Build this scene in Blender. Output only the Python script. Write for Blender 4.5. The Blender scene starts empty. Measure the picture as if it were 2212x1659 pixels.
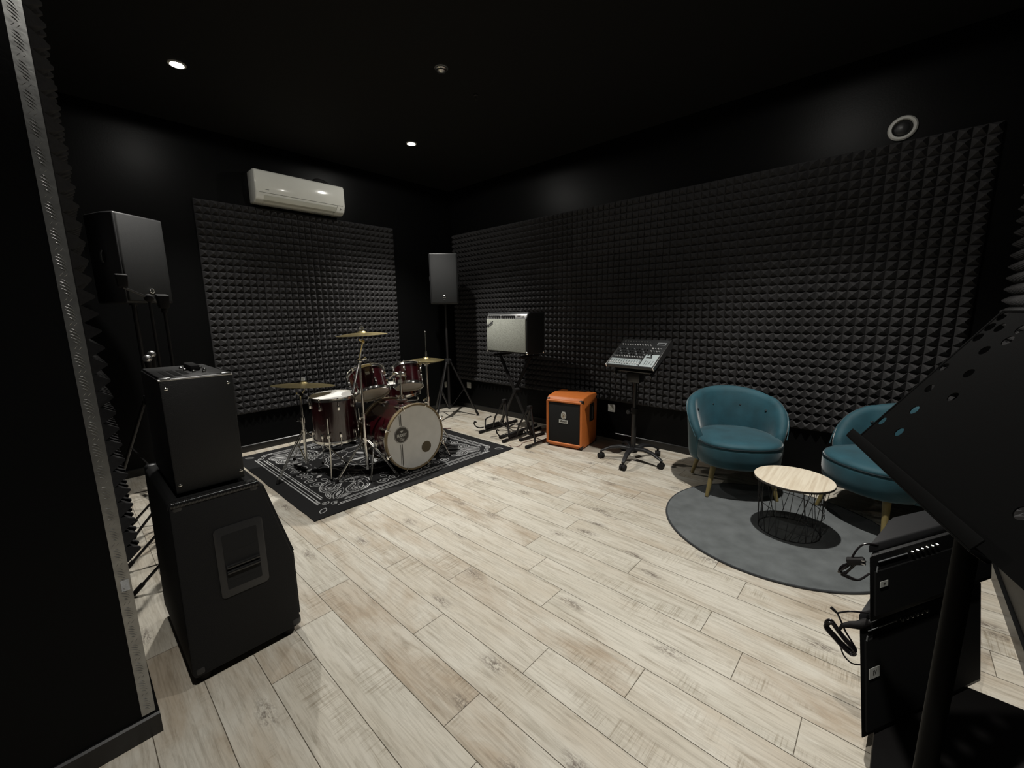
import bpy, bmesh, math, random
from mathutils import Vector, Matrix
PI = math.pi; R = math.radians
C = bpy.context.scene.collection
sc = bpy.context.scene

# ------------------------------------------------------------------ camera
CAMH = 1.358
F_PX, PITCH, ROLL, YAW = 895.0, 0.171452236, -0.0144336774, 0.826316580
cam_d = bpy.data.cameras.new('camera'); cam = bpy.data.objects.new('camera', cam_d); C.objects.link(cam)
fw = Vector((math.sin(YAW)*math.cos(PITCH), math.cos(YAW)*math.cos(PITCH), -math.sin(PITCH)))
rt = Vector((math.cos(YAW), -math.sin(YAW), 0)); up = rt.cross(fw)
rt2 = math.cos(ROLL)*rt + math.sin(ROLL)*up; up2 = -math.sin(ROLL)*rt + math.cos(ROLL)*up
cam.matrix_world = Matrix(((rt2.x, up2.x, -fw.x, 0), (rt2.y, up2.y, -fw.y, 0), (rt2.z, up2.z, -fw.z, CAMH), (0, 0, 0, 1)))
cam_d.sensor_fit = 'HORIZONTAL'; cam_d.sensor_width = 36.0; cam_d.lens = 36.0*F_PX/2212.0
cam_d.clip_start = 0.02; cam_d.clip_end = 50
sc.camera = cam
# ------------------------------------------------------------------ world, exposure
w = bpy.data.worlds.new('world'); sc.world = w; w.use_nodes = True
w.node_tree.nodes['Background'].inputs[0].default_value = (0.5, 0.55, 0.6, 1)
w.node_tree.nodes['Background'].inputs[1].default_value = 0.0
sc.view_settings.view_transform = 'Standard'; sc.view_settings.look = 'None'
sc.view_settings.gamma = 1.0; sc.view_settings.use_curve_mapping = False
sc.view_settings.exposure = 0.0
ROOM_X, ROOM_Y, ROOM_Z = 3.90, 4.715, 3.0
LEFT_X, END_Y, FRONT_Y = 0.048, 1.67, -0.5
LAMPS = [(0.77, 3.67), (2.59, 3.68), (2.54, 0.53), (0.20, 0.35)]
LAMP_W = [195, 300, 285, 150]
SPILL = 0.06
for (lx, ly), pw in zip(LAMPS, LAMP_W):
    ld = bpy.data.lights.new('downlight_beam', 'SPOT'); lo = bpy.data.objects.new('downlight_beam', ld); C.objects.link(lo)
    lo.location = (lx, ly, ROOM_Z-0.02); ld.energy = pw; ld.spot_size = R(176); ld.spot_blend = 0.1
    ld.shadow_soft_size = 0.028; ld.color = (1.0, 0.97, 0.905)
    # photometric profile of a recessed downlight: strong core, weak spill
    ld.use_nodes = True; nt = ld.node_tree; em = nt.nodes['Emission']
    ge = nt.nodes.new('ShaderNodeNewGeometry'); sp = nt.nodes.new('ShaderNodeSeparateXYZ'); ab = nt.nodes.new('ShaderNodeMath'); ab.operation = 'ABSOLUTE'
    mr = nt.nodes.new('ShaderNodeMapRange'); mr.interpolation_type = 'SMOOTHSTEP'
    mr.inputs[1].default_value = math.cos(R(50)); mr.inputs[2].default_value = math.cos(R(18)); mr.inputs[3].default_value = SPILL; mr.inputs[4].default_value = 1.0
    nt.links.new(ge.outputs['Incoming'], sp.inputs[0]); nt.links.new(sp.outputs[2], ab.inputs[0]); nt.links.new(ab.outputs[0], mr.inputs[0]); nt.links.new(mr.outputs[0], em.inputs['Strength'])

# ------------------------------------------------------------------ materials
def mat(name, col, rough=0.5, metal=0.0, coat=0.0, spec=None, var=0.0, vscale=8.0, bump=0.0, bscale=200.0, sheen=0.0, emit=None, bdist=0.002):
    m = bpy.data.materials.new(name); m.use_nodes = True; nt = m.node_tree; b = nt.nodes['Principled BSDF']
    b.inputs['Base Color'].default_value = (*col, 1); b.inputs['Roughness'].default_value = rough
    b.inputs['Metallic'].default_value = metal; b.inputs['Coat Weight'].default_value = coat
    if spec is not None: b.inputs['Specular IOR Level'].default_value = spec
    if sheen: b.inputs['Sheen Weight'].default_value = sheen; b.inputs['Sheen Roughness'].default_value = 0.35
    if emit: b.inputs['Emission Color'].default_value = (*emit[0], 1); b.inputs['Emission Strength'].default_value = emit[1]
    tc = nt.nodes.new('ShaderNodeTexCoord')
    if var > 0:
        n = nt.nodes.new('ShaderNodeTexNoise'); n.inputs['Scale'].default_value = vscale; n.inputs['Detail'].default_value = 6
        nt.links.new(tc.outputs['Object'], n.inputs['Vector'])
        mx = nt.nodes.new('ShaderNodeMix'); mx.data_type = 'RGBA'
        mx.inputs[6].default_value = (*[c*(1-var) for c in col], 1); mx.inputs[7].default_value = (*[min(1, c*(1+var)) for c in col], 1)
        cr = nt.nodes.new('ShaderNodeMapRange'); cr.inputs[1].default_value = 0.3; cr.inputs[2].default_value = 0.7
        nt.links.new(n.outputs[0], cr.inputs[0]); nt.links.new(cr.outputs[0], mx.inputs[0]); nt.links.new(mx.outputs[2], b.inputs['Base Color'])
    if bump > 0:
        n2 = nt.nodes.new('ShaderNodeTexNoise'); n2.inputs['Scale'].default_value = bscale; n2.inputs['Detail'].default_value = 4
        nt.links.new(tc.outputs['Object'], n2.inputs['Vector'])
        bp = nt.nodes.new('ShaderNodeBump'); bp.inputs['Strength'].default_value = bump; bp.inputs['Distance'].default_value = bdist
        nt.links.new(n2.outputs[0], bp.inputs['Height']); nt.links.new(bp.outputs[0], b.inputs['Normal'])
    return m
M = {}
M['wall'] = mat('black_satin_paint', (0.0042, 0.0043, 0.0044), 0.38, bump=0.15, bscale=90, spec=0.07)
M['ceiling'] = mat('black_matt_ceiling', (0.008, 0.008, 0.0078), 0.8, bump=0.1, bscale=60, spec=0.2)
M['trim'] = mat('black_trim', (0.006, 0.006, 0.0062), 0.33, bump=0.05, bscale=40)
M['foam'] = mat('charcoal_foam', (0.044, 0.043, 0.044), 0.97, var=0.12, vscale=60, bump=0.35, bscale=500, spec=0.15)
M['tolex'] = mat('black_tolex', (0.0085, 0.0085, 0.0087), 0.5, bump=0.5, bscale=420, spec=0.4)
M['plastic'] = mat('black_plastic', (0.016, 0.016, 0.017), 0.42, bump=0.12, bscale=300)
M['cabcarpet'] = mat('black_carpet', (0.0085, 0.0085, 0.0088), 0.75, bump=0.6, bscale=650, spec=0.25)
M['grille'] = mat('black_grille_cloth', (0.012, 0.0122, 0.0125), 0.8, bump=0.5, bscale=900, spec=0.25)
M['pagrille'] = mat('steel_speaker_grille', (0.009, 0.0093, 0.0095), 0.7, bump=0.6, bscale=700, spec=0.3)
M['metalblack'] = mat('black_painted_steel', (0.013, 0.012, 0.012), 0.38, bump=0.05, bscale=100)
M['standblack'] = mat('matt_black_sheet_metal', (0.0024, 0.0024, 0.0024), 0.6, bump=0.1, bscale=300, spec=0.06)
M['rubber'] = mat('black_rubber', (0.012, 0.011, 0.011), 0.75, bump=0.2, bscale=200, spec=0.25)
M['chrome'] = mat('chrome', (0.85, 0.84, 0.80), 0.2, 1.0, bump=0.02, bscale=20)
M['steel'] = mat('brushed_steel', (0.55, 0.55, 0.55), 0.3, 1.0, bump=0.05, bscale=60)
M['brass'] = mat('cymbal_bronze', (0.52, 0.43, 0.22), 0.30, 1.0, bump=0.15, bscale=120, var=0.12, vscale=30)
M['red'] = mat('dark_red_lacquer', (0.026, 0.0018, 0.0036), 0.25, coat=1.0, var=0.35, vscale=14)
M['drumhead'] = mat('coated_drumhead', (0.62, 0.61, 0.58), 0.55, var=0.05, vscale=12)
M['clearhead'] = mat('cream_resonant_head', (0.80, 0.72, 0.58), 0.3, var=0.06, vscale=10)
M['hoopwood'] = mat('natural_wood_hoop', (0.20, 0.145, 0.075), 0.35, coat=0.3, var=0.2, vscale=20)
M['darkprint'] = mat('dark_print', (0.035, 0.03, 0.026), 0.5, var=0.05)
M['holefill'] = mat('brown_port_shadow', (0.085, 0.065, 0.035), 0.7, var=0.1)
M['whiteprint'] = mat('white_print', (0.5, 0.5, 0.47), 0.5, var=0.03)
M['orange'] = mat('orange_vinyl', (0.56, 0.155, 0.030), 0.5, bump=0.35, bscale=450, var=0.06, vscale=30)
M['teal'] = mat('teal_velvet', (0.010, 0.062, 0.085), 0.72, sheen=0.55, bump=0.1, bscale=80, var=0.22, vscale=9, bdist=0.004)
M['piping'] = mat('dark_teal_piping', (0.002, 0.012, 0.018), 0.7, var=0.1)
M['gold'] = mat('lacquered_wood_leg', (0.21, 0.165, 0.065), 0.4, var=0.12, vscale=30)
M['oak'] = mat('washed_oak_top', (0.62, 0.53, 0.40), 0.42, var=0.0)
M['greyrug'] = mat('grey_short_pile', (0.125, 0.135, 0.138), 0.95, var=0.20, vscale=9, bump=0.8, bscale=350, sheen=0.25, spec=0.1)
M['greyrugedge'] = mat('dark_grey_binding', (0.035, 0.038, 0.042), 0.9, bump=0.4, bscale=300, var=0.1)
M['blackrug'] = mat('black_woven_rug', (0.016, 0.016, 0.0165), 0.9, bump=0.7, bscale=400, spec=0.15)
M['rugprint'] = mat('pale_grey_rug_print', (0.40, 0.40, 0.40), 0.9, var=0.3, vscale=6, bump=0.3, bscale=400, spec=0.1)
M['white'] = mat('white_plastic', (0.50, 0.50, 0.47), 0.28, var=0.03)
M['acwhite'] = mat('glossy_off_white_plastic', (0.74, 0.74, 0.68), 0.14, coat=0.6, var=0.02)
M['acgrey'] = mat('grey_plastic_flap', (0.52, 0.52, 0.45), 0.25, coat=0.4, var=0.02)
M['gap'] = mat('panel_gap_line', (0.05, 0.05, 0.045), 0.6, var=0.02)
M['silvercloth'] = mat('silver_grille_cloth', (0.33, 0.34, 0.30), 0.6, var=0.35, vscale=190, bump=0.4, bscale=700)
M['greyprint'] = mat('grey_badge', (0.09, 0.09, 0.095), 0.35, 0.3, var=0.05)
M['faceplate'] = mat('silver_faceplate', (0.55, 0.55, 0.55), 0.3, 0.8, bump=0.02)
M['mixgrey'] = mat('light_grey_mixer_panel', (0.42, 0.47, 0.48), 0.45, var=0.03)
M['mixdark'] = mat('dark_mixer_panel', (0.020, 0.021, 0.022), 0.5, var=0.2, vscale=60)
M['knobgrey'] = mat('grey_knob', (0.25, 0.26, 0.27), 0.4, var=0.05)
M['knobpale'] = mat('pale_knob', (0.6, 0.6, 0.6), 0.35, var=0.05)
M['sticker'] = mat('white_paper_sticker', (0.42, 0.43, 0.44), 0.5, var=0.15, vscale=150)
M['cable'] = mat('black_cable', (0.012, 0.010, 0.011), 0.3, bump=0.02)
M['redcable'] = mat('dark_red_cable', (0.10, 0.012, 0.02), 0.4, bump=0.02)
M['lampglass'] = mat('lit_lamp_lens', (1, 1, 1), 0.3, emit=((1.0, 0.97, 0.90), 60.0))
M['wiretable'] = mat('dark_wire', (0.02, 0.02, 0.021), 0.4, bump=0.02)
M['glossblack'] = mat('gloss_black_bar', (0.012, 0.012, 0.012), 0.14, bump=0.01)
M['labelwhite'] = mat('white_enamel_plate', (0.85, 0.86, 0.82), 0.35, var=0.02)
M['hole'] = mat('dark_opening', (0.004, 0.004, 0.004), 0.9, bump=0.02)

def plate_mat():
    m = mat('aluminium_checker_plate', (0.36, 0.36, 0.35), 0.34, 0.9, bump=0.2, bscale=60, var=0.12, vscale=35)
    return m
M['plate'] = plate_mat()

def floor_mat():
    m = bpy.data.materials.new('whitewashed_plank_floor'); m.use_nodes = True; nt = m.node_tree; b = nt.nodes['Principled BSDF']; L = nt.links
    b.inputs['Roughness'].default_value = 0.5; b.inputs['Specular IOR Level'].default_value = 0.35
    at = nt.nodes.new('ShaderNodeAttribute'); at.attribute_name = 'rnd'; at.attribute_type = 'GEOMETRY'
    geo = nt.nodes.new('ShaderNodeTexCoord')
    off = nt.nodes.new('ShaderNodeVectorMath'); off.operation = 'MULTIPLY_ADD'
    off.inputs[1].default_value = (37.0, 53.0, 11.0)
    L.new(at.outputs['Color'], off.inputs[0]); L.new(geo.outputs['Object'], off.inputs[2])
    def noise(sx, sy, scale, detail=8, rough=0.6, dist=0.0):
        mp = nt.nodes.new('ShaderNodeMapping'); mp.inputs['Scale'].default_value = (sx, sy, 1)
        n = nt.nodes.new('ShaderNodeTexNoise'); n.inputs['Scale'].default_value = scale; n.inputs['Detail'].default_value = detail
        n.inputs['Roughness'].default_value = rough; n.inputs['Distortion'].default_value = dist
        L.new(off.outputs[0], mp.inputs['Vector']); L.new(mp.outputs[0], n.inputs['Vector']); return n
    def ramp(src, stops):
        r = nt.nodes.new('ShaderNodeValToRGB'); r.color_ramp.elements[0].position = stops[0][0]; r.color_ramp.elements[0].color = stops[0][1]
        r.color_ramp.elements[1].position = stops[-1][0]; r.color_ramp.elements[1].color = stops[-1][1]
        for p, c in stops[1:-1]: e = r.color_ramp.elements.new(p); e.color = c
        L.new(src, r.inputs[0]); return r
    def mix(a, bb, fac, mode='MIX'):
        x = nt.nodes.new('ShaderNodeMix'); x.data_type = 'RGBA'; x.blend_type = mode
        for s, v in ((x.inputs[6], a), (x.inputs[7], bb)):
            if isinstance(v, tuple): s.default_value = v
            else: L.new(v, s)
        if isinstance(fac, float): x.inputs[0].default_value = fac
        else: L.new(fac, x.inputs[0])
        return x.outputs[2]
    tone = ramp(at.outputs['Color'], [(0.0, (0.43, 0.355, 0.27, 1)), (0.35, (0.50, 0.435, 0.345, 1)), (0.7, (0.54, 0.49, 0.405, 1)), (1.0, (0.56, 0.53, 0.455, 1))])
    patches = noise(6, 2.2, 1.0, 6, 0.65, 0.4)
    pr = ramp(patches.outputs[0], [(0.36, (0, 0, 0, 1)), (0.62, (1, 1, 1, 1))])
    c1 = mix(tone.outputs[0], (0.62, 0.585, 0.51, 1), pr.outputs[0])
    warm = noise(5, 1.2, 1.3, 4, 0.5, 0.3); wr = ramp(warm.outputs[0], [(0.50, (0, 0, 0, 1)), (0.78, (0.42, 0.42, 0.42, 1))])
    c1 = mix(c1, (0.42, 0.335, 0.24, 1), wr.outputs[0])
    grain = noise(95, 5.5, 1.0, 10, 0.7, 0.6); gr = ramp(grain.outputs[0], [(0.30, (0.62, 0.60, 0.57, 1)), (0.55, (1, 1, 1, 1))])
    c2 = mix(c1, gr.outputs[0], 0.85, 'MULTIPLY')
    grn2 = noise(26, 2.5, 1.0, 8, 0.65, 1.3); g2 = ramp(grn2.outputs[0], [(0.28, (0.60, 0.57, 0.52, 1)), (0.47, (1, 1, 1, 1))])
    c3 = mix(c2, g2.outputs[0], 0.8, 'MULTIPLY')
    saw = noise(5, 120, 1.0, 6, 0.6, 0.8); sm = noise(4, 1.6, 1.5, 3, 0.5, 0.0)
    sr = ramp(saw.outputs[0], [(0.36, (0.66, 0.63, 0.58, 1)), (0.52, (1, 1, 1, 1))]); smr = ramp(sm.outputs[0], [(0.54, (0, 0, 0, 1)), (0.62, (0.9, 0.9, 0.9, 1))])
    c4n = mix(c3, sr.outputs[0], 1.0, 'MULTIPLY'); c4 = mix(c3, c4n, smr.outputs[0])
    # knots: sparse voronoi cells
    mp = nt.nodes.new('ShaderNodeMapping'); mp.inputs['Scale'].default_value = (3.4, 1.35, 1)
    dn = noise(14, 9, 1.0, 3, 0.5, 0.0)
    vadd = nt.nodes.new('ShaderNodeVectorMath'); vadd.operation = 'MULTIPLY_ADD'; vadd.inputs[1].default_value = (0.09, 0.09, 0.0)
    L.new(off.outputs[0], mp.inputs['Vector']); L.new(dn.outputs[1], vadd.inputs[0]); L.new(mp.outputs[0], vadd.inputs[2])
    vo = nt.nodes.new('ShaderNodeTexVoronoi'); vo.voronoi_dimensions = '2D'; vo.inputs['Scale'].default_value = 1.0
    L.new(vadd.outputs[0], vo.inputs['Vector'])
    kn = noise(60, 24, 1.0, 6, 0.7, 2.0); kr = ramp(kn.outputs[0], [(0.44, (1, 1, 1, 1)), (0.56, (0, 0, 0, 1))])
    kd = ramp(vo.outputs['Distance'], [(0.02, (0.9, 0.9, 0.9, 1)), (0.12, (0, 0, 0, 1))])
    km = nt.nodes.new('ShaderNodeMath'); km.operation = 'MULTIPLY'; L.new(kd.outputs[0], km.inputs[0]); L.new(kr.outputs[0], km.inputs[1])
    c5 = mix(c4, (0.13, 0.105, 0.085, 1), km.outputs[0])
    L.new(c5, b.inputs['Base Color'])
    bp = nt.nodes.new('ShaderNodeBump'); bp.inputs['Strength'].default_value = 0.12; bp.inputs['Distance'].default_value = 0.001
    L.new(grain.outputs[0], bp.inputs['Height']); L.new(bp.outputs[0], b.inputs['Normal'])
    return m
M['floor'] = floor_mat()
M['joint'] = mat('dark_floor_joint', (0.11, 0.09, 0.065), 0.8, var=0.1)
def oak_mat():
    m = M['oak']; nt = m.node_tree; L = nt.links; b = nt.nodes['Principled BSDF']
    tc = nt.nodes.new('ShaderNodeTexCoord'); mp = nt.nodes.new('ShaderNodeMapping'); mp.inputs['Scale'].default_value = (3, 55, 3)
    n = nt.nodes.new('ShaderNodeTexNoise'); n.inputs['Scale'].default_value = 1.0; n.inputs['Detail'].default_value = 8; n.inputs['Distortion'].default_value = 0.4
    r = nt.nodes.new('ShaderNodeValToRGB'); r.color_ramp.elements[0].position = 0.3; r.color_ramp.elements[0].color = (0.62, 0.52, 0.39, 1)
    r.color_ramp.elements[1].position = 0.6; r.color_ramp.elements[1].color = (0.80, 0.72, 0.58, 1)
    L.new(tc.outputs['Object'], mp.inputs['Vector']); L.new(mp.outputs[0], n.inputs['Vector']); L.new(n.outputs[0], r.inputs[0]); L.new(r.outputs[0], b.inputs['Base Color'])
oak_mat()

# ------------------------------------------------------------------ mesh builder
class MB:
    def __init__(s): s.v = []; s.f = []; s.mi = []; s.cur = 0
    def add(s, vs, fs, T=None):
        o = len(s.v)
        for p in vs:
            p = Vector(p); s.v.append(T @ p if T else p)
        for f in fs: s.f.append([i+o for i in f]); s.mi.append(s.cur)
        return s
    def box(s, c, d, T=None, rz=0.0):
        cx, cy, cz = c; a, b_, e = d[0]/2, d[1]/2, d[2]/2
        vs = []
        for sx, sy, sz in ((-1,-1,-1),(1,-1,-1),(1,1,-1),(-1,1,-1),(-1,-1,1),(1,-1,1),(1,1,1),(-1,1,1)):
            x, y = sx*a, sy*b_
            vs.append((cx+x*math.cos(rz)-y*math.sin(rz), cy+x*math.sin(rz)+y*math.cos(rz), cz+sz*e))
        return s.add(vs, [(0,3,2,1),(4,5,6,7),(0,1,5,4),(1,2,6,5),(2,3,7,6),(3,0,4,7)], T)
    def hull8(s, vs, T=None):
        return s.add(vs, [(0,3,2,1),(4,5,6,7),(0,1,5,4),(1,2,6,5),(2,3,7,6),(3,0,4,7)], T)
    def cyl(s, p0, p1, r0, r1=None, n=16, T=None, caps=True):
        if r1 is None: r1 = r0
        p0 = Vector(p0); p1 = Vector(p1); d = (p1-p0).normalized()
        a = d.orthogonal().normalized(); b_ = d.cross(a)
        vs = []
        for p, r in ((p0, r0), (p1, r1)):
            for i in range(n):
                t = 2*PI*i/n; vs.append(p + a*(r*math.cos(t)) + b_*(r*math.sin(t)))
        fs = [(i, (i+1) % n, n+(i+1) % n, n+i) for i in range(n)]
        if caps: fs += [tuple(range(n-1, -1, -1)), tuple(range(n, 2*n))]
        return s.add(vs, fs, T)
    def tube(s, pts, r, n=8, closed=False, T=None, smooth=0):
        P = [Vector(p) for p in pts]
        if smooth:
            Q = []; m = len(P)
            rng = range(m) if closed else range(m-1)
            for i in rng:
                p0 = P[(i-1) % m] if closed else P[max(0, i-1)]; p1 = P[i]; p2 = P[(i+1) % m]; p3 = P[(i+2) % m] if closed else P[min(m-1, i+2)]
                for k in range(smooth):
                    t = k/smooth
                    Q.append(0.5*((2*p1)+(p2-p0)*t+(2*p0-5*p1+4*p2-p3)*t*t+(3*p1-p0-3*p2+p3)*t**3))
            if not closed: Q.append(P[-1])
            P = Q
        m = len(P); rr = r if isinstance(r, (list, tuple)) else [r]*m
        if len(rr) != m: rr = [rr[min(len(rr)-1, int(i*len(rr)/m))] for i in range(m)]
        vs = []; prev = None
        for i in range(m):
            if closed: d = P[(i+1) % m]-P[(i-1) % m]
            else: d = P[min(m-1, i+1)]-P[max(0, i-1)]
            if d.length < 1e-9: d = Vector((0, 0, 1))
            d.normalize()
            if prev is None: a = d.orthogonal().normalized()
            else:
                a = prev - d*prev.dot(d)
                a = a.normalized() if a.length > 1e-6 else d.orthogonal().normalized()
            prev = a; b_ = d.cross(a)
            for k in range(n):
                t = 2*PI*k/n; vs.append(P[i]+a*(rr[i]*math.cos(t))+b_*(rr[i]*math.sin(t)))
        fs = []
        for i in range(m if closed else m-1):
            j = (i+1) % m
            for k in range(n): fs.append((i*n+k, i*n+(k+1) % n, j*n+(k+1) % n, j*n+k))
        if not closed: fs += [tuple(range(n-1, -1, -1)), tuple(range((m-1)*n, m*n))]
        return s.add(vs, fs, T)
    def lathe(s, prof, n=32, T=None, caps=True):
        vs = []; m = len(prof)
        for r, z in prof:
            for i in range(n): t = 2*PI*i/n; vs.append((r*math.cos(t), r*math.sin(t), z))
        fs = []
        for j in range(m-1):
            for i in range(n): fs.append((j*n+i, j*n+(i+1) % n, (j+1)*n+(i+1) % n, (j+1)*n+i))
        if caps:
            if prof[0][0] > 1e-6: fs.append(tuple(range(n-1, -1, -1)))
            if prof[-1][0] > 1e-6: fs.append(tuple(range((m-1)*n, m*n)))
        return s.add(vs, fs, T)
    def torus(s, Rr, r, n=40, k=8, T=None):
        return s.tube([(Rr*math.cos(2*PI*i/n), Rr*math.sin(2*PI*i/n), 0) for i in range(n)], r, k, True, T)
    def ball(s, c, r, n=14, T=None, sz=1.0):
        prof = [(max(1e-4, r*math.sin(PI*i/(n//2))), -r*sz*math.cos(PI*i/(n//2))) for i in range(n//2+1)]
        TT = Matrix.Translation(c); TT = T @ TT if T else TT
        return s.lathe(prof, n, TT, caps=True)
    def prism(s, poly, z0, z1, T=None):
        n = len(poly); vs = [(x, y, z0) for x, y in poly]+[(x, y, z1) for x, y in poly]
        fs = [tuple(range(n-1, -1, -1)), tuple(range(n, 2*n))]+[(i, (i+1) % n, n+(i+1) % n, n+i) for i in range(n)]
        return s.add(vs, fs, T)
    def disc(s, c, rx, ry=None, z=0, n=32, T=None, rot=0):
        ry = ry or rx
        vs = [(c[0]+rx*math.cos(2*PI*i/n)*math.cos(rot)-ry*math.sin(2*PI*i/n)*math.sin(rot), c[1]+rx*math.cos(2*PI*i/n)*math.sin(rot)+ry*math.sin(2*PI*i/n)*math.cos(rot), z) for i in range(n)]
        return s.add(vs, [tuple(range(n))], T)
    def ribbon(s, pts, wd, z, closed=False, T=None):
        P = [Vector((p[0], p[1])) for p in pts]; m = len(P); vs = []
        for i in range(m):
            d = (P[(i+1) % m]-P[(i-1) % m]) if closed else (P[min(m-1, i+1)]-P[max(0, i-1)])
            if d.length < 1e-9: d = Vector((1, 0))
            d.normalize(); nn = Vector((-d.y, d.x))*(wd/2)
            vs += [(P[i].x+nn.x, P[i].y+nn.y, z), (P[i].x-nn.x, P[i].y-nn.y, z)]
        fs = []
        for i in range(m if closed else m-1):
            j = (i+1) % m; fs.append((2*i, 2*i+1, 2*j+1, 2*j))
        return s.add(vs, fs, T)
    def mesh(s, name, mats, bevel=0.0, seg=2, sharp=38, flat=False, recalc=True):
        me = bpy.data.meshes.new(name); me.from_pydata([tuple(v) for v in s.v], [], s.f)
        if not isinstance(mats, (list, tuple)): mats = [mats]
        for m in mats: me.materials.append(m)
        me.polygons.foreach_set('material_index', s.mi)
        bm = bmesh.new(); bm.from_mesh(me)
        if recalc: bmesh.ops.recalc_face_normals(bm, faces=bm.faces)
        if bevel > 0:
            es = [e for e in bm.edges if len(e.link_faces) == 2 and e.calc_face_angle(0) > R(28)]
            bmesh.ops.bevel(bm, geom=es, offset=bevel, segments=seg, affect='EDGES', clamp_overlap=True, profile=0.5)
        bm.to_mesh(me); bm.free()
        if not flat:
            me.polygons.foreach_set('use_smooth', [True]*len(me.polygons)); me.set_sharp_from_angle(angle=R(sharp))
        me.update(); return me
    def build(s, name, mats, parent=None, bevel=0.0, label=None, **k):
        o = bpy.data.objects.new(name, s.mesh(name, mats, bevel, **k)); C.objects.link(o)
        if parent: o.parent = parent
        if label: o['label'] = label
        return o

def thing(name, label, cat, loc=(0, 0, 0), rz=0.0, group=None, Mx=None):
    o = bpy.data.objects.new(name, None); C.objects.link(o); o.empty_display_size = 0.1
    if Mx is not None: o.matrix_world = Mx
    else: o.location = loc; o.rotation_euler = (0, 0, rz)
    o['label'] = label; o['category'] = cat
    if group: o['group'] = group
    return o
def tag(o, label, cat, group=None):
    o['label'] = label; o['category'] = cat
    if group: o['group'] = group
    return o
def struct(o): o['kind'] = 'structure'; return o
def copy_tree(o, parent=None):
    c = o.copy(); C.objects.link(c); c.parent = parent
    for ch in list(o.children): copy_tree(ch, c)
    return c
def loc_m(x, y, z, rz=0): return Matrix.Translation((x, y, z)) @ Matrix.Rotation(rz, 4, 'Z')
def frame(o, x, y, z):
    """matrix with origin o and the given axes as columns"""
    x, y, z = Vector(x).normalized(), Vector(y).normalized(), Vector(z).normalized()
    return Matrix(((x.x, y.x, z.x, o[0]), (x.y, y.y, z.y, o[1]), (x.z, y.z, z.z, o[2]), (0, 0, 0, 1)))
def text_part(name, body, size, material, parent, T, ext=0.0006, shear=0.0, bold=0.0, label=None, spacing=1.0):
    cu = bpy.data.curves.new(name, 'FONT'); cu.body = body; cu.size = size; cu.extrude = ext; cu.align_x = 'CENTER'; cu.align_y = 'CENTER'
    cu.shear = shear; cu.offset = bold; cu.space_character = spacing; cu.resolution_u = 3
    tmp = bpy.data.objects.new(name, cu); C.objects.link(tmp)
    dg = bpy.context.evaluated_depsgraph_get(); me = bpy.data.meshes.new_from_object(tmp.evaluated_get(dg))
    bpy.data.objects.remove(tmp); me.materials.clear(); me.materials.append(material)
    o = bpy.data.objects.new(name, me); C.objects.link(o); o.parent = parent; o.matrix_local = T
    if label: o['label'] = label
    return o
def rrect(w_, h_, r, n=5):
    pts = []
    for cx, cy, a0 in ((w_/2-r, h_/2-r, 0), (-w_/2+r, h_/2-r, 90), (-w_/2+r, -h_/2+r, 180), (w_/2-r, -h_/2+r, 270)):
        for i in range(n+1): a = R(a0+90*i/n); pts.append((cx+r*math.cos(a), cy+r*math.sin(a)))
    return pts
# ------------------------------------------------------------------ room shell
WX0 = -1.9
def slab(name, c, d, m, bevel=0.0): return struct(MB().box(c, d).build(name, m, bevel=bevel))
slab('ceiling', ((WX0+4.1)/2, (FRONT_Y+4.9)/2, ROOM_Z+0.05), (4.1-WX0, 4.9-FRONT_Y+0.4, 0.1), M['ceiling'])
slab('wall_right', (ROOM_X+0.08, (FRONT_Y+4.9)/2, 1.5), (0.16, 4.9-FRONT_Y+0.3, 3.0), M['wall'])
slab('wall_back', ((LEFT_X+ROOM_X)/2, ROOM_Y+0.08, 1.5), (ROOM_X-LEFT_X, 0.16, 3.0), M['wall'])
slab('wall_left', ((WX0+LEFT_X)/2, (END_Y+4.875)/2, 1.5), (LEFT_X-WX0, 4.875-END_Y, 3.0), M['wall'])
slab('wall_front', ((WX0+ROOM_X)/2, FRONT_Y-0.08, 1.5), (ROOM_X-WX0, 0.16, 3.0), M['wall'])
slab('wall_entrance', (WX0-0.06, (FRONT_Y+END_Y)/2, 1.5), (0.12, END_Y-FRONT_Y, 3.0), M['wall'])
# floor: planks with real joints, one mesh; every plank carries its own tone value
random.seed(11)
PW, PL, GAP = 0.1652, 0.99, 0.0026
offs = {2: 0.588, 3: 0.807, 4: 0.97, 5: 0.40, 6: 0.91, 7: 0.572, 8: 0.094, 9: 0.315, 10: 0.48, 11: 0.90, 12: 0.42}
vs, fs, rnd = [], [], []
k = int(math.floor((WX0-0.032)/PW))
while 0.032+PW*k < 3.95:
    x0, x1 = 0.032+PW*k, 0.032+PW*(k+1)
    y = -0.99*2+offs.get(k, random.random()*0.99)
    while y < 4.8:
        y0, y1 = max(y, FRONT_Y-0.05), min(y+PL, 4.75); xx0 = max(x0, WX0-0.03); xx1 = min(x1, 3.93)
        if y1 > y0+0.01:
            n = len(vs); g = GAP/2
            vs += [(xx0+g, y0+g, 0), (xx1-g, y0+g, 0), (xx1-g, y1-g, 0), (xx0+g, y1-g, 0)]
            fs.append((n, n+1, n+2, n+3)); rnd.append(random.random())
        y += PL
    k += 1
nq = len(fs); n = len(vs)
vs += [(WX0-0.05, FRONT_Y-0.06, -0.0012), (3.95, FRONT_Y-0.06, -0.0012), (3.95, 4.8, -0.0012), (WX0-0.05, 4.8, -0.0012)]; fs.append((n, n+1, n+2, n+3)); rnd.append(0)
me = bpy.data.meshes.new('floor'); me.from_pydata(vs, [], fs); me.materials.append(M['floor']); me.materials.append(M['joint'])
me.polygons[nq].material_index = 1
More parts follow.
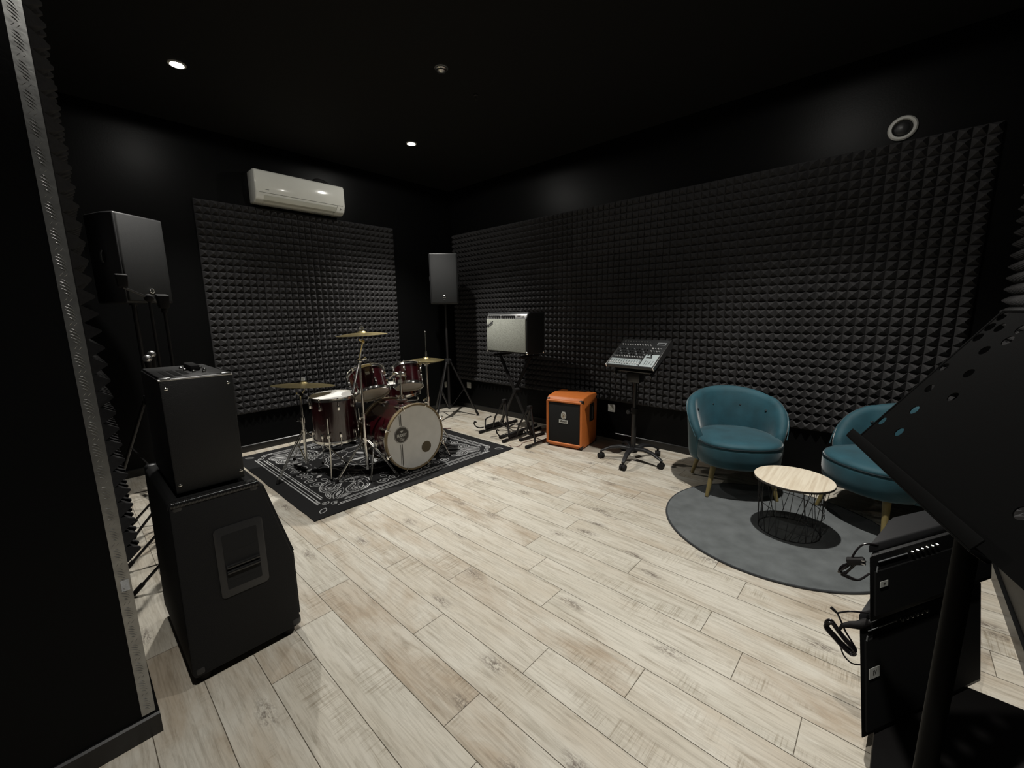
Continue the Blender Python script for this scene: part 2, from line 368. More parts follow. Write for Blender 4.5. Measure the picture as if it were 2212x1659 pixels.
ca = me.color_attributes.new('rnd', 'FLOAT_COLOR', 'CORNER')
random.seed(5); c2 = [random.random() for _ in rnd]; c3 = [random.random() for _ in rnd]
for p in me.polygons:
    for li in p.loop_indices: ca.data[li].color = (rnd[p.index], rnd[p.index], rnd[p.index], 1)
fl = bpy.data.objects.new('floor', me); C.objects.link(fl); struct(fl)

def baseboard(name, p0, p1, nrm, h=0.07, t=0.012):
    p0, p1, nn = Vector((*p0, 0)), Vector((*p1, 0)), Vector((*nrm, 0)).normalized()
    d = (p1-p0); L_ = d.length; T = frame(p0, d, nn, (0, 0, 1))
    b = MB(); prof = [(0, 0), (t, 0), (t, h-0.006), (t-0.006, h), (0, h)]
    vs = [(0, y, z) for y, z in prof]+[(L_, y, z) for y, z in prof]; n = 5
    b.add(vs, [tuple(range(n)), tuple(range(2*n-1, n-1, -1))]+[(i, (i+1) % n, n+(i+1) % n, n+i) for i in range(n)], T)
    return struct(b.build(name, M['trim']))
baseboard('baseboard_right', (ROOM_X, ROOM_Y), (ROOM_X, FRONT_Y), (-1, 0))
baseboard('baseboard_back', (LEFT_X, ROOM_Y), (ROOM_X-0.012, ROOM_Y), (0, -1))
baseboard('baseboard_left', (LEFT_X, END_Y), (LEFT_X, ROOM_Y-0.012), (1, 0))
baseboard('baseboard_front', (WX0, FRONT_Y), (ROOM_X-0.012, FRONT_Y), (0, 1))
baseboard('baseboard_partition', (WX0, END_Y), (LEFT_X+0.012, END_Y), (0, -1), h=0.075)

# checker plate guard on the wall end
gd = thing('corner_guard', 'aluminium checker plate strip running up the left wall end', 'corner guard', (0.0, 0, 0))
b = MB(); z0, z1 = 0.082, 2.98
b.box((0.0325, END_Y-0.0012, (z0+z1)/2), (0.031, 0.0024, z1-z0)); b.box((LEFT_X+0.0012, END_Y+0.012, (z0+z1)/2), (0.0024, 0.028, z1-z0))
z = z0+0.02
while z < z1-0.05:
    for i in range(5):
        c = Vector((0.0325, END_Y-0.0024, z+i*0.0088)); hl = (0.008, 0.0125, 0.0135, 0.0125, 0.008)[i]
        d = Vector((math.cos(R(-42)), 0, math.sin(R(-42))))*hl; cv = Vector((0, 0, 0.0022))
        b.tube([c-d, c-d*0.5+Vector((0, -0.0007, 0))+cv*0.7, c+Vector((0, -0.0011, 0))+cv, c+d*0.5+Vector((0, -0.0007, 0))+cv*0.7, c+d], [0.0002, 0.0009, 0.0012, 0.0009, 0.0002], 8)
    for i in range(2):
        c = Vector((0.037-0.009*i, END_Y-0.0022, z+0.052+0.002*i)); d = Vector((math.cos(R(50)), 0, math.sin(R(50))))*0.006
        b.tube([c-d, c+Vector((0, -0.0004, 0)), c+d], [0.0002, 0.0008, 0.0002], 6)
    z += 0.066
b.build('plate', M['plate'], gd)
MB().box((0.036, END_Y-0.0036, 0.545), (0.019, 0.0008, 0.036)).build('sticker', M['sticker'], gd, label='small white paper sticker')

# ------------------------------------------------------------------ acoustic foam tiles
def foam_mesh():
    vs, fs = [], []; n = 8; p = 0.499/n; h0, h1 = 0.020, 0.064; tw = 0.0035
    random.seed(3)
    for i in range(n):
        for j in range(n):
            x0, y0 = -0.2495+i*p, -0.2495+j*p; cx, cy = x0+p/2, y0+p/2; o = len(vs)
            jx, jy, jz = random.uniform(-0.001, 0.001), random.uniform(-0.001, 0.001), random.uniform(-0.0015, 0.001)
            vs += [(x0, y0, h0), (x0+p, y0, h0), (x0+p, y0+p, h0), (x0, y0+p, h0)]
            vs += [(cx-tw+jx, cy-tw+jy, h1+jz), (cx+tw+jx, cy-tw+jy, h1+jz), (cx+tw+jx, cy+tw+jy, h1+jz), (cx-tw+jx, cy+tw+jy, h1+jz)]
            fs += [(o+4, o+5, o+6, o+7)]+[(o+a, o+(a+1) % 4, o+4+(a+1) % 4, o+4+a) for a in range(4)]
    a = 0.2495; o = len(vs)
    vs += [(-a, -a, 0.001), (a, -a, 0.001), (a, a, 0.001), (-a, a, 0.001), (-a, -a, h0), (a, -a, h0), (a, a, h0), (-a, a, h0)]
    fs += [(o+3, o+2, o+1, o)]+[(o+q, o+(q+1) % 4, o+4+(q+1) % 4, o+4+q) for q in range(4)]
    me = bpy.data.meshes.new('acoustic_foam_tile'); me.from_pydata(vs, [], fs); me.materials.append(M['foam']); me.update(); return me
FM = foam_mesh()
nt = M['foam'].node_tree; bs = nt.nodes['Principled BSDF']; src = bs.inputs['Base Color'].links[0].from_socket
oi = nt.nodes.new('ShaderNodeObjectInfo'); mr = nt.nodes.new('ShaderNodeMapRange'); mr.inputs[3].default_value = 0.86; mr.inputs[4].default_value = 1.12
mm = nt.nodes.new('ShaderNodeMix'); mm.data_type = 'RGBA'; mm.blend_type = 'MULTIPLY'; mm.inputs[0].default_value = 1.0
nt.links.new(oi.outputs['Random'], mr.inputs[0]); nt.links.new(src, mm.inputs[6]); nt.links.new(mr.outputs[0], mm.inputs[7]); nt.links.new(mm.outputs[2], bs.inputs['Base Color'])
ORD = ['first', 'second', 'third', 'fourth', 'fifth', 'sixth', 'seventh', 'eighth', 'ninth', 'tenth']
ROWS = ['bottom row', 'lower middle row', 'upper middle row', 'top row']
def foam_wall(org, ux, nrm, ncol, z0, where, group, colword, flip=False):
    for r_ in range(4):
        for c_ in range(ncol):
            o = bpy.data.objects.new('acoustic_foam_tile', FM); C.objects.link(o)
            p = Vector(org)+Vector(ux)*(0.25+0.5*c_); p.z = z0+0.25+0.5*r_
            o.matrix_world = frame(p, ux, Vector(nrm).cross(Vector(ux)), nrm)
            tag(o, f'pyramid foam tile on {where}, {ROWS[r_]}, {ORD[c_]} {colword}', 'foam tile', group)
foam_wall((0.965, ROOM_Y, 0), (1, 0, 0), (0, -1, 0), 4, 0.395, 'the back wall', 'foam tiles on the back wall', 'from left')
foam_wall((ROOM_X, 4.655, 0), (0, -1, 0), (-1, 0, 0), 10, 0.415, 'the right wall', 'foam tiles on the right wall', 'from left')
foam_wall((LEFT_X, 2.14, 0), (0, 1, 0), (1, 0, 0), 4, 0.405, 'the left wall', 'foam tiles on the left wall', 'from front')
foam_wall((3.745, FRONT_Y, 0), (-1, 0, 0), (0, 1, 0), 3, 0.415, 'the right-edge near wall', 'foam tiles on the near wall', 'from corner')

# ------------------------------------------------------------------ ceiling and wall fittings
DL = ['lit round ceiling downlight at the left, above the stacked bass amplifier', 'lit round ceiling downlight in the middle, behind the air conditioner line', 'lit round ceiling downlight above the teal chairs, just out of the top of the photo', 'lit round ceiling downlight over the entrance end, out of view']
DL[1] = 'lit round ceiling downlight nearest the back corner, above the drum kit'
for i, (lx, ly) in enumerate(LAMPS):
    t = thing('ceiling_downlight', DL[i], 'ceiling light', (lx, ly, ROOM_Z), 0, 'ceiling downlights')
    MB().lathe([(0.052, -0.0005), (0.050, -0.006), (0.040, -0.008), (0.036, -0.004), (0.036, -0.0005)], 32, caps=False).build('trim_ring', M['white'], t)
    MB().lathe([(0.0355, -0.0006), (0.034, -0.0035), (0.0001, -0.005)], 28).build('lens', M['lampglass'], t)
t = thing('smoke_sensor', 'small round unlit metal sensor on the black ceiling', 'sensor', (2.006, 2.46, ROOM_Z))
MB().lathe([(0.040, -0.0005), (0.040, -0.010), (0.033, -0.014), (0.030, -0.022), (0.014, -0.030), (0.0001, -0.031)], 28).build('dome', M['steel'], t)
MB().lathe([(0.048, -0.0003), (0.046, -0.004), (0.041, -0.005)], 28).build('base_ring', M['steel'], t)
t = thing('ceiling_hook', 'small black hook plate in the middle of the ceiling', 'hook', (2.409, 2.552, ROOM_Z))
MB().lathe([(0.018, -0.0005), (0.018, -0.006), (0.006, -0.009), (0.006, -0.0091)], 20).build('plate', M['metalblack'], t)
MB().tube([(0, 0, -0.008), (0, 0, -0.02), (0.008, 0, -0.028), (0.004, 0, -0.036), (-0.006, 0, -0.032)], 0.002, 6, smooth=3).build('hook', M['metalblack'], t)
t = thing('wall_vent', 'round pale ring with a dark centre high on the right wall', 'wall vent', Mx=frame((ROOM_X, 0.101, 2.50), (0, -1, 0), (0, 0, 1), (-1, 0, 0)))
MB().lathe([(0.074, 0.0005), (0.074, 0.012), (0.066, 0.020), (0.054, 0.020), (0.050, 0.010), (0.050, 0.0005)], 40, caps=False).build('ring', M['white'], t)
MB().lathe([(0.0495, 0.001), (0.044, 0.012), (0.030, 0.020), (0.0001, 0.024)], 32).build('dome', M['plastic'], t)

def outlet(T, label):
    t = thing('wall_socket', label, 'wall socket', Mx=T, group='white wall sockets')
    b = MB(); b.prism(rrect(0.082, 0.082, 0.006), 0.0005, 0.009); b.build('plate', M['white'], t, bevel=0.0015)
    MB().lathe([(0.0225, 0.0092), (0.0225, 0.0105), (0.020, 0.0105), (0.019, 0.0093), (0.0001, 0.0093)], 28).build('round_socket', M['acgrey'], t)
    b = MB()
    for x in (-0.0095, 0.0095): b.cyl((x, 0, 0.0094), (x, 0, 0.0099), 0.0026, n=10)
    b.build('contact_holes', M['hole'], t)
FR = lambda p: frame(p, (0, -1, 0), (0, 0, 1), (-1, 0, 0))
outlet(FR((ROOM_X, 4.43, 0.335)), 'white wall socket beside the corner speaker stand on the right wall')
outlet(FR((ROOM_X, 2.145, 0.335)), 'white wall socket between the orange amplifier and the mixer stand')
outlet(frame((3.72, ROOM_Y, 0.34), (1, 0, 0), (0, 0, 1), (0, -1, 0)), 'white wall socket on the back wall just behind the hi-hat stand')

# ------------------------------------------------------------------ air conditioner
T = frame((1.855, ROOM_Y, 2.565), (1, 0, 0), (0, -1, 0), (0, 0, 1))
ac = thing('air_conditioner', 'glossy off-white wall air conditioner above the back foam', 'air conditioner', Mx=T)
b = MB(); prof = [(0.0, -0.14), (0.0, 0.145), (0.145, 0.145), (0.180, 0.138), (0.192, 0.115), (0.193, -0.055), (0.165, -0.118), (0.12, -0.142)]
prof = [(0.001, -0.142), (0.001, 0.148), (0.150, 0.148), (0.180, 0.142), (0.192, 0.120), (0.194, -0.060), (0.168, -0.120), (0.120, -0.146)]
W_ = 0.432; vs = []
for x in (-W_, W_): vs += [(x, y, z) for y, z in prof]
n = len(prof); b.add(vs, [tuple(range(n)), tuple(range(2*n-1, n-1, -1))]+[(i, (i+1) % n, n+(i+1) % n, n+i) for i in range(n)])
b.build('casing', M['acwhite'], ac, bevel=0.012, seg=3)
b = MB(); b.hull8([(-0.36, 0.120, -0.1445), (0.33, 0.120, -0.1445), (0.33, 0.170, -0.1205), (-0.36, 0.170, -0.1205), (-0.36, 0.122, -0.148), (0.33, 0.122, -0.148), (0.345, 0.190, -0.080), (-0.36, 0.190, -0.080)])
b.build('louvre_flap', M['acgrey'], ac, bevel=0.003)
b = MB(); b.tube([(-0.40, 0.195, -0.060), (0.405, 0.195, -0.060)], 0.0012, 6); b.tube([(0.345, 0.193, -0.068), (0.335, 0.172, -0.118), (0.31, 0.150, -0.133)], 0.0013, 6)
b.build('panel_seams', M['gap'], ac)
MB().cyl((0.39, 0.186, -0.085), (0.39, 0.191, -0.083), 0.009, n=16).build('indicator', M['white'], ac)
MB().box((-0.33, 0.1945, -0.030), (0.035, 0.001, 0.004)).build('logo_strip', M['greyprint'], ac)
o = MB().tube([(0.15, 0.04, 0.150), (0.2, 0.06, 0.185), (0.27, 0.05, 0.19), (0.33, 0.04, 0.17), (0.36, 0.03, 0.150)], 0.022, 10, smooth=5).build('pipe', M['rubber'], ac)

# ------------------------------------------------------------------ PA speakers on stands
def pa_speaker(T, label):
    t = thing('pa_speaker', label, 'speaker', Mx=T, group='loudspeakers on stands')      # local: -y front, z up, origin at base
    b = MB(); b.prism([(-0.17, -0.155), (0.17, -0.155), (0.17, -0.05), (0.115, 0.155), (-0.115, 0.155), (-0.17, -0.05)], 0.0, 0.60)
    b.build('cabinet', M['plastic'], t, bevel=0.012, seg=3)
    b = MB(); pts = [(-0.165, -0.150), (-0.155, -0.164), (-0.105, -0.172), (0.105, -0.172), (0.155, -0.164), (0.165, -0.150)]
    b.prism(pts, 0.012, 0.588); b.build('grille', M['pagrille'], t, bevel=0.004)
    MB().lathe([(0.0175, 0), (0.0175, 0.004), (0.0145, 0.0055), (0.0135, 0.003), (0.0001, 0.003)], 28, Matrix.Translation((0, -0.1725, 0.085)) @ Matrix.Rotation(R(90), 4, 'X')).build('round_badge', M['chrome'], t)
    MB().box((0, -0.1735, 0.052), (0.022, 0.002, 0.005)).build('model_tag', M['steel'], t)
    for s_ in (-1, 1): MB().tube([(s_*0.168, -0.02, 0.27), (s_*0.178, -0.02, 0.29), (s_*0.178, -0.02, 0.33), (s_*0.168, -0.02, 0.35)], 0.008, 8).build('handle', M['plastic'], t)
    MB().cyl((0, 0.0, -0.012), (0, 0.0, 0.004), 0.026, n=20).build('pole_socket', M['plastic'], t)
def tripod(t, H, rleg, zt, ang0, m, rp=0.0175, col=0.75, rlo=0.0125, low=0.12):
    MB().cyl((0, 0, low), (0, 0, col+0.02), rp+0.0025, n=20).build('lower_tube', m, t)
    MB().cyl((0, 0, col+0.02), (0, 0, H), rp-0.003, n=18).build('upper_tube', m, t)
    b = MB(); b.cyl((0, 0, col-0.04), (0, 0, col+0.03), 0.034, n=20); b.build('collar', M['plastic'], t, bevel=0.003)
    MB().cyl((0, 0, low+0.01), (0, 0, low+0.05), 0.03, n=20).build('lower_collar', M['plastic'], t)
    MB().lathe([(0.004, 0), (0.006, 0.03), (0.014, 0.034), (0.014, 0.046), (0.0001, 0.048)], 12, Matrix.Translation((0, -0.02, col+0.01)) @ Matrix.Rotation(R(90), 4, 'X')).build('clamp_knob', M['plastic'], t)
    for i in range(3):
        a = ang0+2*PI*i/3; d = Vector((math.cos(a), math.sin(a), 0))
        top = d*0.035+Vector((0, 0, col-0.015)); bot = d*rleg+Vector((0, 0, 0.022))
        lg = MB().cyl(top, bot, rlo, n=12).build('leg', m, t)
        MB().cyl(bot+(top-bot)*0.06, bot-(top-bot).normalized()*0.012, rlo+0.004, n=12).build('rubber_foot', M['rubber'], lg)
        mid = top+(bot-top)*0.5
        MB().box((0, 0, 0), ((mid-(d*0.03+Vector((0, 0, low+0.03)))).length, 0.016, 0.005), frame((mid+d*0.03+Vector((0, 0, low+0.03)))/2, mid-(d*0.03+Vector((0, 0, low+0.03))), Vector((0, 0, 1)).cross(d), d)).build('brace', m, t)
SPK = (3.36, 4.22); SPL = (0.405, 4.12)
t = thing('speaker_stand', 'black tripod speaker stand in the far corner behind the hi-hat', 'speaker stand', (*SPK, 0), 0, 'speaker stands'); tripod(t, 1.458, 0.37, 0, R(-36), M['metalblack'])
pa_speaker(loc_m(*SPK, 1.47, R(-41)), 'dark grey loudspeaker on the tripod stand in the far corner')
t = thing('speaker_stand', 'black tripod speaker stand by the back left wall behind the bass amplifier', 'speaker stand', (*SPL, 0), 0, 'speaker stands'); tripod(t, 1.448, 0.34, 0, R(20), M['metalblack'])
pa_speaker(loc_m(*SPL, 1.46, R(34)), 'dark loudspeaker on a stand left of the back wall foam')

# ------------------------------------------------------------------ drum rug with printed bandana pattern
RX0, RX1, RY0, RY1 = 0.985, 2.955, 2.715, 4.565
rug = thing('drum_rug', 'black rug with pale paisley bandana print under the drum kit', 'rug', ((RX0+RX1)/2, (RY0+RY1)/2, 0))
hw, hh = (RX1-RX0)/2, (RY1-RY0)/2
random.seed(2)
b = MB(); edge = []
for (xa, ya, xb, yb) in ((-hw, -hh, hw, -hh), (hw, -hh, hw, hh), (hw, hh, -hw, hh), (-hw, hh, -hw, -hh)):
    for i in range(14):
        t_ = i/14; j = random.uniform(-0.004, 0.004) if i else 0
        nx, ny = (ya-yb), (xb-xa); l_ = math.hypot(nx, ny)
        edge.append((xa+(xb-xa)*t_+j*nx/l_, ya+(yb-ya)*t_+j*ny/l_))
b.prism(edge, 0.0003, 0.006); b.build('pile', M['blackrug'], rug)
b = MB(); ZP = 0.0066
def rib(pts, w_, closed=False, T=None): b.ribbon(pts, w_, ZP, closed, T)
def border(m, w_, cut=0.0):
    x, y = hw-m, hh-m
    for (xa, ya, xb, yb) in ((-x, -y, x, -y), (x, -y, x, y), (x, y, -x, y), (-x, y, -x, -y)):
        dx, dy = (xb-xa), (yb-ya); l_ = math.hypot(dx, dy); dx /= l_; dy /= l_
        c_ = cut; mid = 0
        rib([(xa+dx*c_, ya+dy*c_), (xb-dx*c_, yb-dy*c_)], w_)
border(0.118, 0.010, 0.10); border(0.140, 0.007, 0.10); border(0.172, 0.010, 0.12); border(0.190, 0.007, 0.12)
def teardrop(L_, W2, bend, n=44, scallop=0.0, ns=26):
    """paisley outline, fat end at origin, tail along +x curling by bend"""
    pts = []
    for i in range(n):
        t_ = 2*PI*i/n
        u = (1-math.cos(t_))/2            # 0 fat end .. 1 tip
        half = W2*math.sin(t_)*(1-0.72*u**0.8)
        x = -W2*0.8+u*L_; y = half
        a = bend*max(0, x/L_)**1.4
        px = x*math.cos(a)-y*math.sin(a)*1.0; py = x*math.sin(a)+y*math.cos(a)
        if scallop: k_ = 1+scallop*math.sin(ns*t_); px *= k_; py *= k_
        pts.append((px, py))
    return pts
def paisley(T, s_=1.0, mir=1):
    def tr(p, q=1.0, dx=0.0): v = T @ Vector(((p[0]*q+dx)*s_, p[1]*q*s_*mir, 0)); return (v.x, v.y)
    o = teardrop(0.42, 0.115, 1.5)
    rib([tr(p) for p in teardrop(0.42, 0.115, 1.5, 120, 0.035, 34)], 0.010, True)
    rib([tr(p, 0.80, 0.004) for p in o], 0.004, True)
    for i in range(0, len(o), 2):
        p = o[i]; c = tr(p, 0.68, 0.006); b.disc(c, 0.0042*s_, None, ZP, 8)
    rib([tr(p, 0.50, 0.0) for p in o], 0.006, True)
    rib([tr((0.030*math.cos(2*PI*i/20)-0.012, 0.030*math.sin(2*PI*i/20))) for i in range(20)], 0.006, True)
    c = tr((-0.012, 0)); b.disc(c, 0.015*s_, None, ZP, 16)
    for i in range(6):
        p0 = tr((0.045+i*0.016, 0.014+0.006*i)); p1 = tr((0.052+i*0.017, 0.034+0.010*i)); rib([p0, p1], 0.004)
def spiral(cx, cy, r, turns=2.0, a0=0.0, d=1, w_=0.006):
    pts = [(cx+(r*(1-0.8*i/40))*math.cos(a0+d*turns*2*PI*i/40), cy+(r*(1-0.8*i/40))*math.sin(a0+d*turns*2*PI*i/40)) for i in range(41)]
    rib(pts, w_)
def leaf(cx, cy, L_, W2, a, w_=0.005, fill=False):
    pts = []
    for i in range(28):
        t_ = 2*PI*i/28; x = L_*math.cos(t_)/2; y = W2*math.sin(t_)*(1-abs(math.cos(t_))**3)/1.2
        pts.append((cx+x*math.cos(a)-y*math.sin(a), cy+x*math.sin(a)+y*math.cos(a)))
    if fill: b.add([(p[0], p[1], ZP) for p in pts], [tuple(range(28))])
    else: rib(pts, w_, True)
for sx in (-1, 1):
    for sy in (-1, 1):
        Tc = Matrix.Translation((sx*hw, sy*hh, 0)) @ Matrix(((-sx, 0, 0, 0), (0, -sy, 0, 0), (0, 0, 1, 0), (0, 0, 0, 1)))
        # local: origin at the corner, +x +y to the rug centre
        def P_(x, y): v = Tc @ Vector((x, y, 0)); return (v.x, v.y)
        paisley(Tc @ Matrix.Translation((0.31, 0.46, 0)) @ Matrix.Rotation(R(62), 4, 'Z'), 1.0, -1)
        paisley(Tc @ Matrix.Translation((0.46, 0.31, 0)) @ Matrix.Rotation(R(28), 4, 'Z'), 1.0, 1)
        rib([P_(0.53, 0.53), P_(0.63, 0.50), P_(0.66, 0.62), P_(0.55, 0.66)], 0.006, True)
        rib([P_(0.55, 0.55), P_(0.60, 0.60), P_(0.63, 0.55)], 0.006); rib([P_(0.57, 0.63), P_(0.62, 0.59)], 0.006)
        # corner bud
        for a, L_, W2, x, y in ((45, 0.20, 0.036, 0.31, 0.31), (14, 0.15, 0.020, 0.33, 0.24), (76, 0.15, 0.020, 0.24, 0.33)):
            v = Tc.to_3x3() @ Vector((math.cos(R(a)), math.sin(R(a)), 0)); q = P_(x, y); leaf(q[0], q[1], L_, W2, math.atan2(v.y, v.x), 0.006)
            leaf(q[0], q[1], L_*0.6, W2*0.45, math.atan2(v.y, v.x), 0.004, True)
        q = P_(0.105, 0.105); v = Tc.to_3x3() @ Vector((1, 1, 0)); leaf(q[0], q[1], 0.085, 0.024, math.atan2(v.y, v.x), 0.006)
        for x, y in ((0.165, 0.215), (0.215, 0.165)): q = P_(x, y); spiral(q[0], q[1], 0.030, 1.2, 0.5, 1 if x > y else -1, 0.007); b.disc(q, 0.008, None, ZP, 10)
        for i in range(3):
            for x, y in ((0.245+0.022*i, 0.13), (0.13, 0.245+0.022*i)): q = P_(x, y); b.disc(q, 0.007, None, ZP, 8)
        for x, y, r_ in ((0.36, 0.265, 0.022), (0.265, 0.36, 0.022)): q = P_(x, y); rib([(q[0]-r_, q[1]), (q[0], q[1]-r_), (q[0]+r_, q[1]), (q[0], q[1]+r_)], 0.005, True); b.disc(q, 0.006, None, ZP, 8)
# side scrolls between corners
for sx, sy, horiz in ((0, -1, 1), (0, 1, 1), (-1, 0, 0), (1, 0, 0)):
    for i in range(-3, 4):
        u = i*0.105; v_ = (hh if horiz else hw)-0.27
        x, y = (u, sy*v_) if horiz else (sx*v_, u)
        spiral(x, y, 0.052, 1.7, i*1.3, 1 if i % 2 else -1, 0.0065); b.disc((x, y), 0.008, None, ZP, 10)
        x2, y2 = (u+0.05, sy*(v_-0.085)) if horiz else (sx*(v_-0.085), u+0.05)
        leaf(x2, y2, 0.075, 0.022, R(35+70*(i % 2)), 0.005, i % 2 == 0)
        for q in range(3):
            x3, y3 = (u-0.05+0.016*q, sy*(v_-0.15)) if horiz else (sx*(v_-0.15), u-0.05+0.016*q); b.disc((x3, y3), 0.0045, None, ZP, 8)
# centre medallion
for a_, w_ in ((0.48, 0.010), (0.455, 0.005), (0.33, 0.007)):
    rib([(a_*(1+0.02*math.sin(18*2*PI*i/160))*math.cos(2*PI*i/160), a_*0.82*(1+0.02*math.sin(18*2*PI*i/160))*math.sin(2*PI*i/160)) for i in range(160)], w_, True)
for i in range(12):
    a = 2*PI*i/12; leaf(0.39*math.cos(a), 0.32*math.sin(a), 0.08, 0.025, a, 0.005); leaf(0.20*math.cos(a), 0.17*math.sin(a), 0.16, 0.03, a, 0.005, i % 2 == 0)
b.build('print', M['rugprint'], rug, flat=True, recalc=False)

# ------------------------------------------------------------------ drum kit
def drum(t, Rr, L_, nl, T=Matrix.Identity(4), head='drumhead', bot='clearhead', hoop='chrome', lug_l=0.05):
    """shell axis along local z, bottom at 0, top (batter) at L_"""
    MB().lathe([(Rr-0.006, 0.004), (Rr, 0.006), (Rr, L_-0.006), (Rr-0.006, L_-0.004)], 56, T, caps=False).build('shell', M['red'], t)
    for nm, z, s_, hd in (('batter_head', L_, 1, head), ('resonant_head', 0, -1, bot)):
        MB().lathe([(Rr+0.001, z-s_*0.004), (Rr-0.002, z+s_*0.001), (Rr*0.5, z+s_*0.0025), (0.0001, z+s_*0.003)], 56, T).build(nm, M[hd], t)
        MB().lathe([(Rr+0.001, z-s_*0.012), (Rr+0.007, z-s_*0.012), (Rr+0.005, z-s_*0.004), (Rr+0.005, z+s_*0.012), (Rr+0.009, z+s_*0.014), (Rr+0.002, z+s_*0.016), (Rr+0.001, z-s_*0.002)], 56, T, caps=False).build('hoop', M[hoop], t)
    for z, s_ in ((L_, -1), (0, 1)):
        lug = MB(); rod = None
        m_l = MB(); m_l.box((Rr+0.008, 0, z+s_*0.062), (0.016, 0.016, lug_l*0.75)); m_l.cyl((Rr+0.013, 0, z+s_*0.082), (Rr+0.013, 0, z-s_*0.016), 0.0032, n=8); m_l.cyl((Rr+0.013, 0, z-s_*0.006), (Rr+0.013, 0, z-s_*0.020), 0.006, n=6)
        me = m_l.mesh('lug', M['chrome'], 0.003)
        for i in range(nl):
            o = bpy.data.objects.new('lug', me); C.objects.link(o); o.parent = t; o.matrix_local = T @ Matrix.Rotation(2*PI*(i+0.5)/nl, 4, 'Z')

# bass drum: axis along world y, front head toward -y
BC = Vector((1.974, 2.971, 0.310)); RB = 0.279
bd = thing('bass_drum', 'dark red bass drum with white front head and wood hoops', 'drum', Mx=frame(BC, (1, 0, 0), (0, 0, 1), (0, -1, 0)))
LB = 0.40
MB().lathe([(RB-0.008, -LB-0.004), (RB-0.003, -LB), (RB-0.003, -0.02), (RB-0.008, -0.016)], 72, caps=False).build('shell', M['red'], bd)
for nm, z, s_ in (('front_hoop', 0.0, 1), ('rear_hoop', -LB-0.02, -1)):
    MB().lathe([(RB-0.001, z-0.020), (RB+0.010, z-0.020), (RB+0.0115, z-0.010), (RB+0.0115, z+0.012), (RB+0.010, z+0.018), (RB-0.001, z+0.018), (RB-0.004, z+0.006)], 72, caps=True).build(nm, M['hoopwood'], bd)
    MB().lathe([(RB+0.0118, z-s_*0.014-0.004), (RB+0.0128, z-s_*0.014-0.003), (RB+0.0128, z-s_*0.014+0.003), (RB+0.0118, z-s_*0.014+0.004)], 72, caps=False).build('hoop_inlay', M['chrome'], bd)
MB().lathe([(RB-0.001, 0.004), (RB-0.006, 0.010), (RB*0.97, 0.009), (0.0001, 0.0105)], 72).build('front_head', M['drumhead'], bd)
MB().lathe([(RB-0.002, -LB-0.022), (0.0001, -LB-0.026)], 56).build('batter_head', M['drumhead'], bd)
# badge, stripes and port hole on the front head (local x to the right, y up)
fz = 0.0108
b = MB()
for x, w_ in ((-0.152, 0.0035), (-0.137, 0.0065), (-0.1385, 0.0)):
    if w_:
        yy = math.sqrt(max(0, 0.262**2-x*x)); b.box((x, (yy+0.125)/2, fz+0.0002), (w_, yy-0.125, 0.0006)); b.box((x, (-yy-0.035)/2, fz+0.0002), (w_, yy-0.035, 0.0006))
b.build('stripes', M['darkprint'], bd)
bx, by = -0.137, 0.045
MB().lathe([(0.064, fz), (0.064, fz+0.0008), (0.0001, fz+0.0008)], 48, Matrix.Translation((bx, by, 0))).build('round_badge', M['darkprint'], bd)
MB().torus(0.0695, 0.0012, 60, 6, Matrix.Translation((bx, by, fz+0.0004))).build('badge_ring', M['darkprint'], bd)
text_part('badge_word', 'BUDDY', 0.034, M['whiteprint'], bd, Matrix.Translation((bx, by-0.003, fz+0.0012)) @ Matrix.Scale(0.8, 4, (1, 0, 0)), bold=0.0011)
b = MB(); zz = fz+0.0012
b.add([(bx-0.018, by+0.042, zz), (bx-0.006, by+0.034, zz), (bx, by+0.040, zz), (bx+0.006, by+0.034, zz), (bx+0.018, by+0.042, zz), (bx+0.010, by+0.027, zz), (bx, by+0.020, zz), (bx-0.010, by+0.027, zz)], [tuple(range(8))])
for i, w_ in enumerate((0.040, 0.048, 0.040)): b.box((bx, by-0.028-0.010*i, zz), (w_, 0.0035, 0.0004))
b.build('badge_mark', M['whiteprint'], bd, flat=True)
MB().lathe([(0.050, fz), (0.050, fz+0.0006), (0.0001, fz+0.0006)], 40, Matrix.Translation((0.105, -0.115, 0))).build('port_hole', M['holefill'], bd, label='brown round port opening')
me = None
for zc in (-0.0, -LB-0.02):
    s_ = -1 if zc == 0 else 1
    m_l = MB(); m_l.box((RB+0.006, 0, zc+s_*0.085), (0.018, 0.018, 0.055)); m_l.cyl((RB+0.014, 0, zc+s_*0.11), (RB+0.016, 0, zc-s_*0.02), 0.0035, n=8)
    m_l.tube([(RB-0.012, 0, zc-s_*0.021), (RB+0.018, 0, zc-s_*0.024), (RB+0.018, 0, zc-s_*0.012)], 0.0055, 8); m_l.box((RB+0.030, 0, zc-s_*0.020), (0.012, 0.034, 0.006))
    me = m_l.mesh('tension_claw', M['chrome'], 0.002)
    for i in range(8):
        o = bpy.data.objects.new('tension_claw', me); C.objects.link(o); o.parent = bd; o.matrix_local = Matrix.Rotation(2*PI*(i+0.5)/8, 4, 'Z')
for sx in (-1, 1):
    sp = MB().tube([(sx*(RB+0.01), -0.02, -0.14), (sx*(RB+0.05), -0.06, -0.12), (sx*(RB+0.13), -0.285, -0.05)], 0.007, 10).build('spur', M['chrome'], bd)
    MB().box((sx*(RB+0.012), -0.02, -0.14), (0.035, 0.05, 0.045)).build('spur_bracket', M['chrome'], bd, bevel=0.005)
    MB().cyl((sx*(RB+0.13), -0.284, -0.05), (sx*(RB+0.134), -0.298, -0.048), 0.011, n=10).build('rubber_foot', M['rubber'], sp)
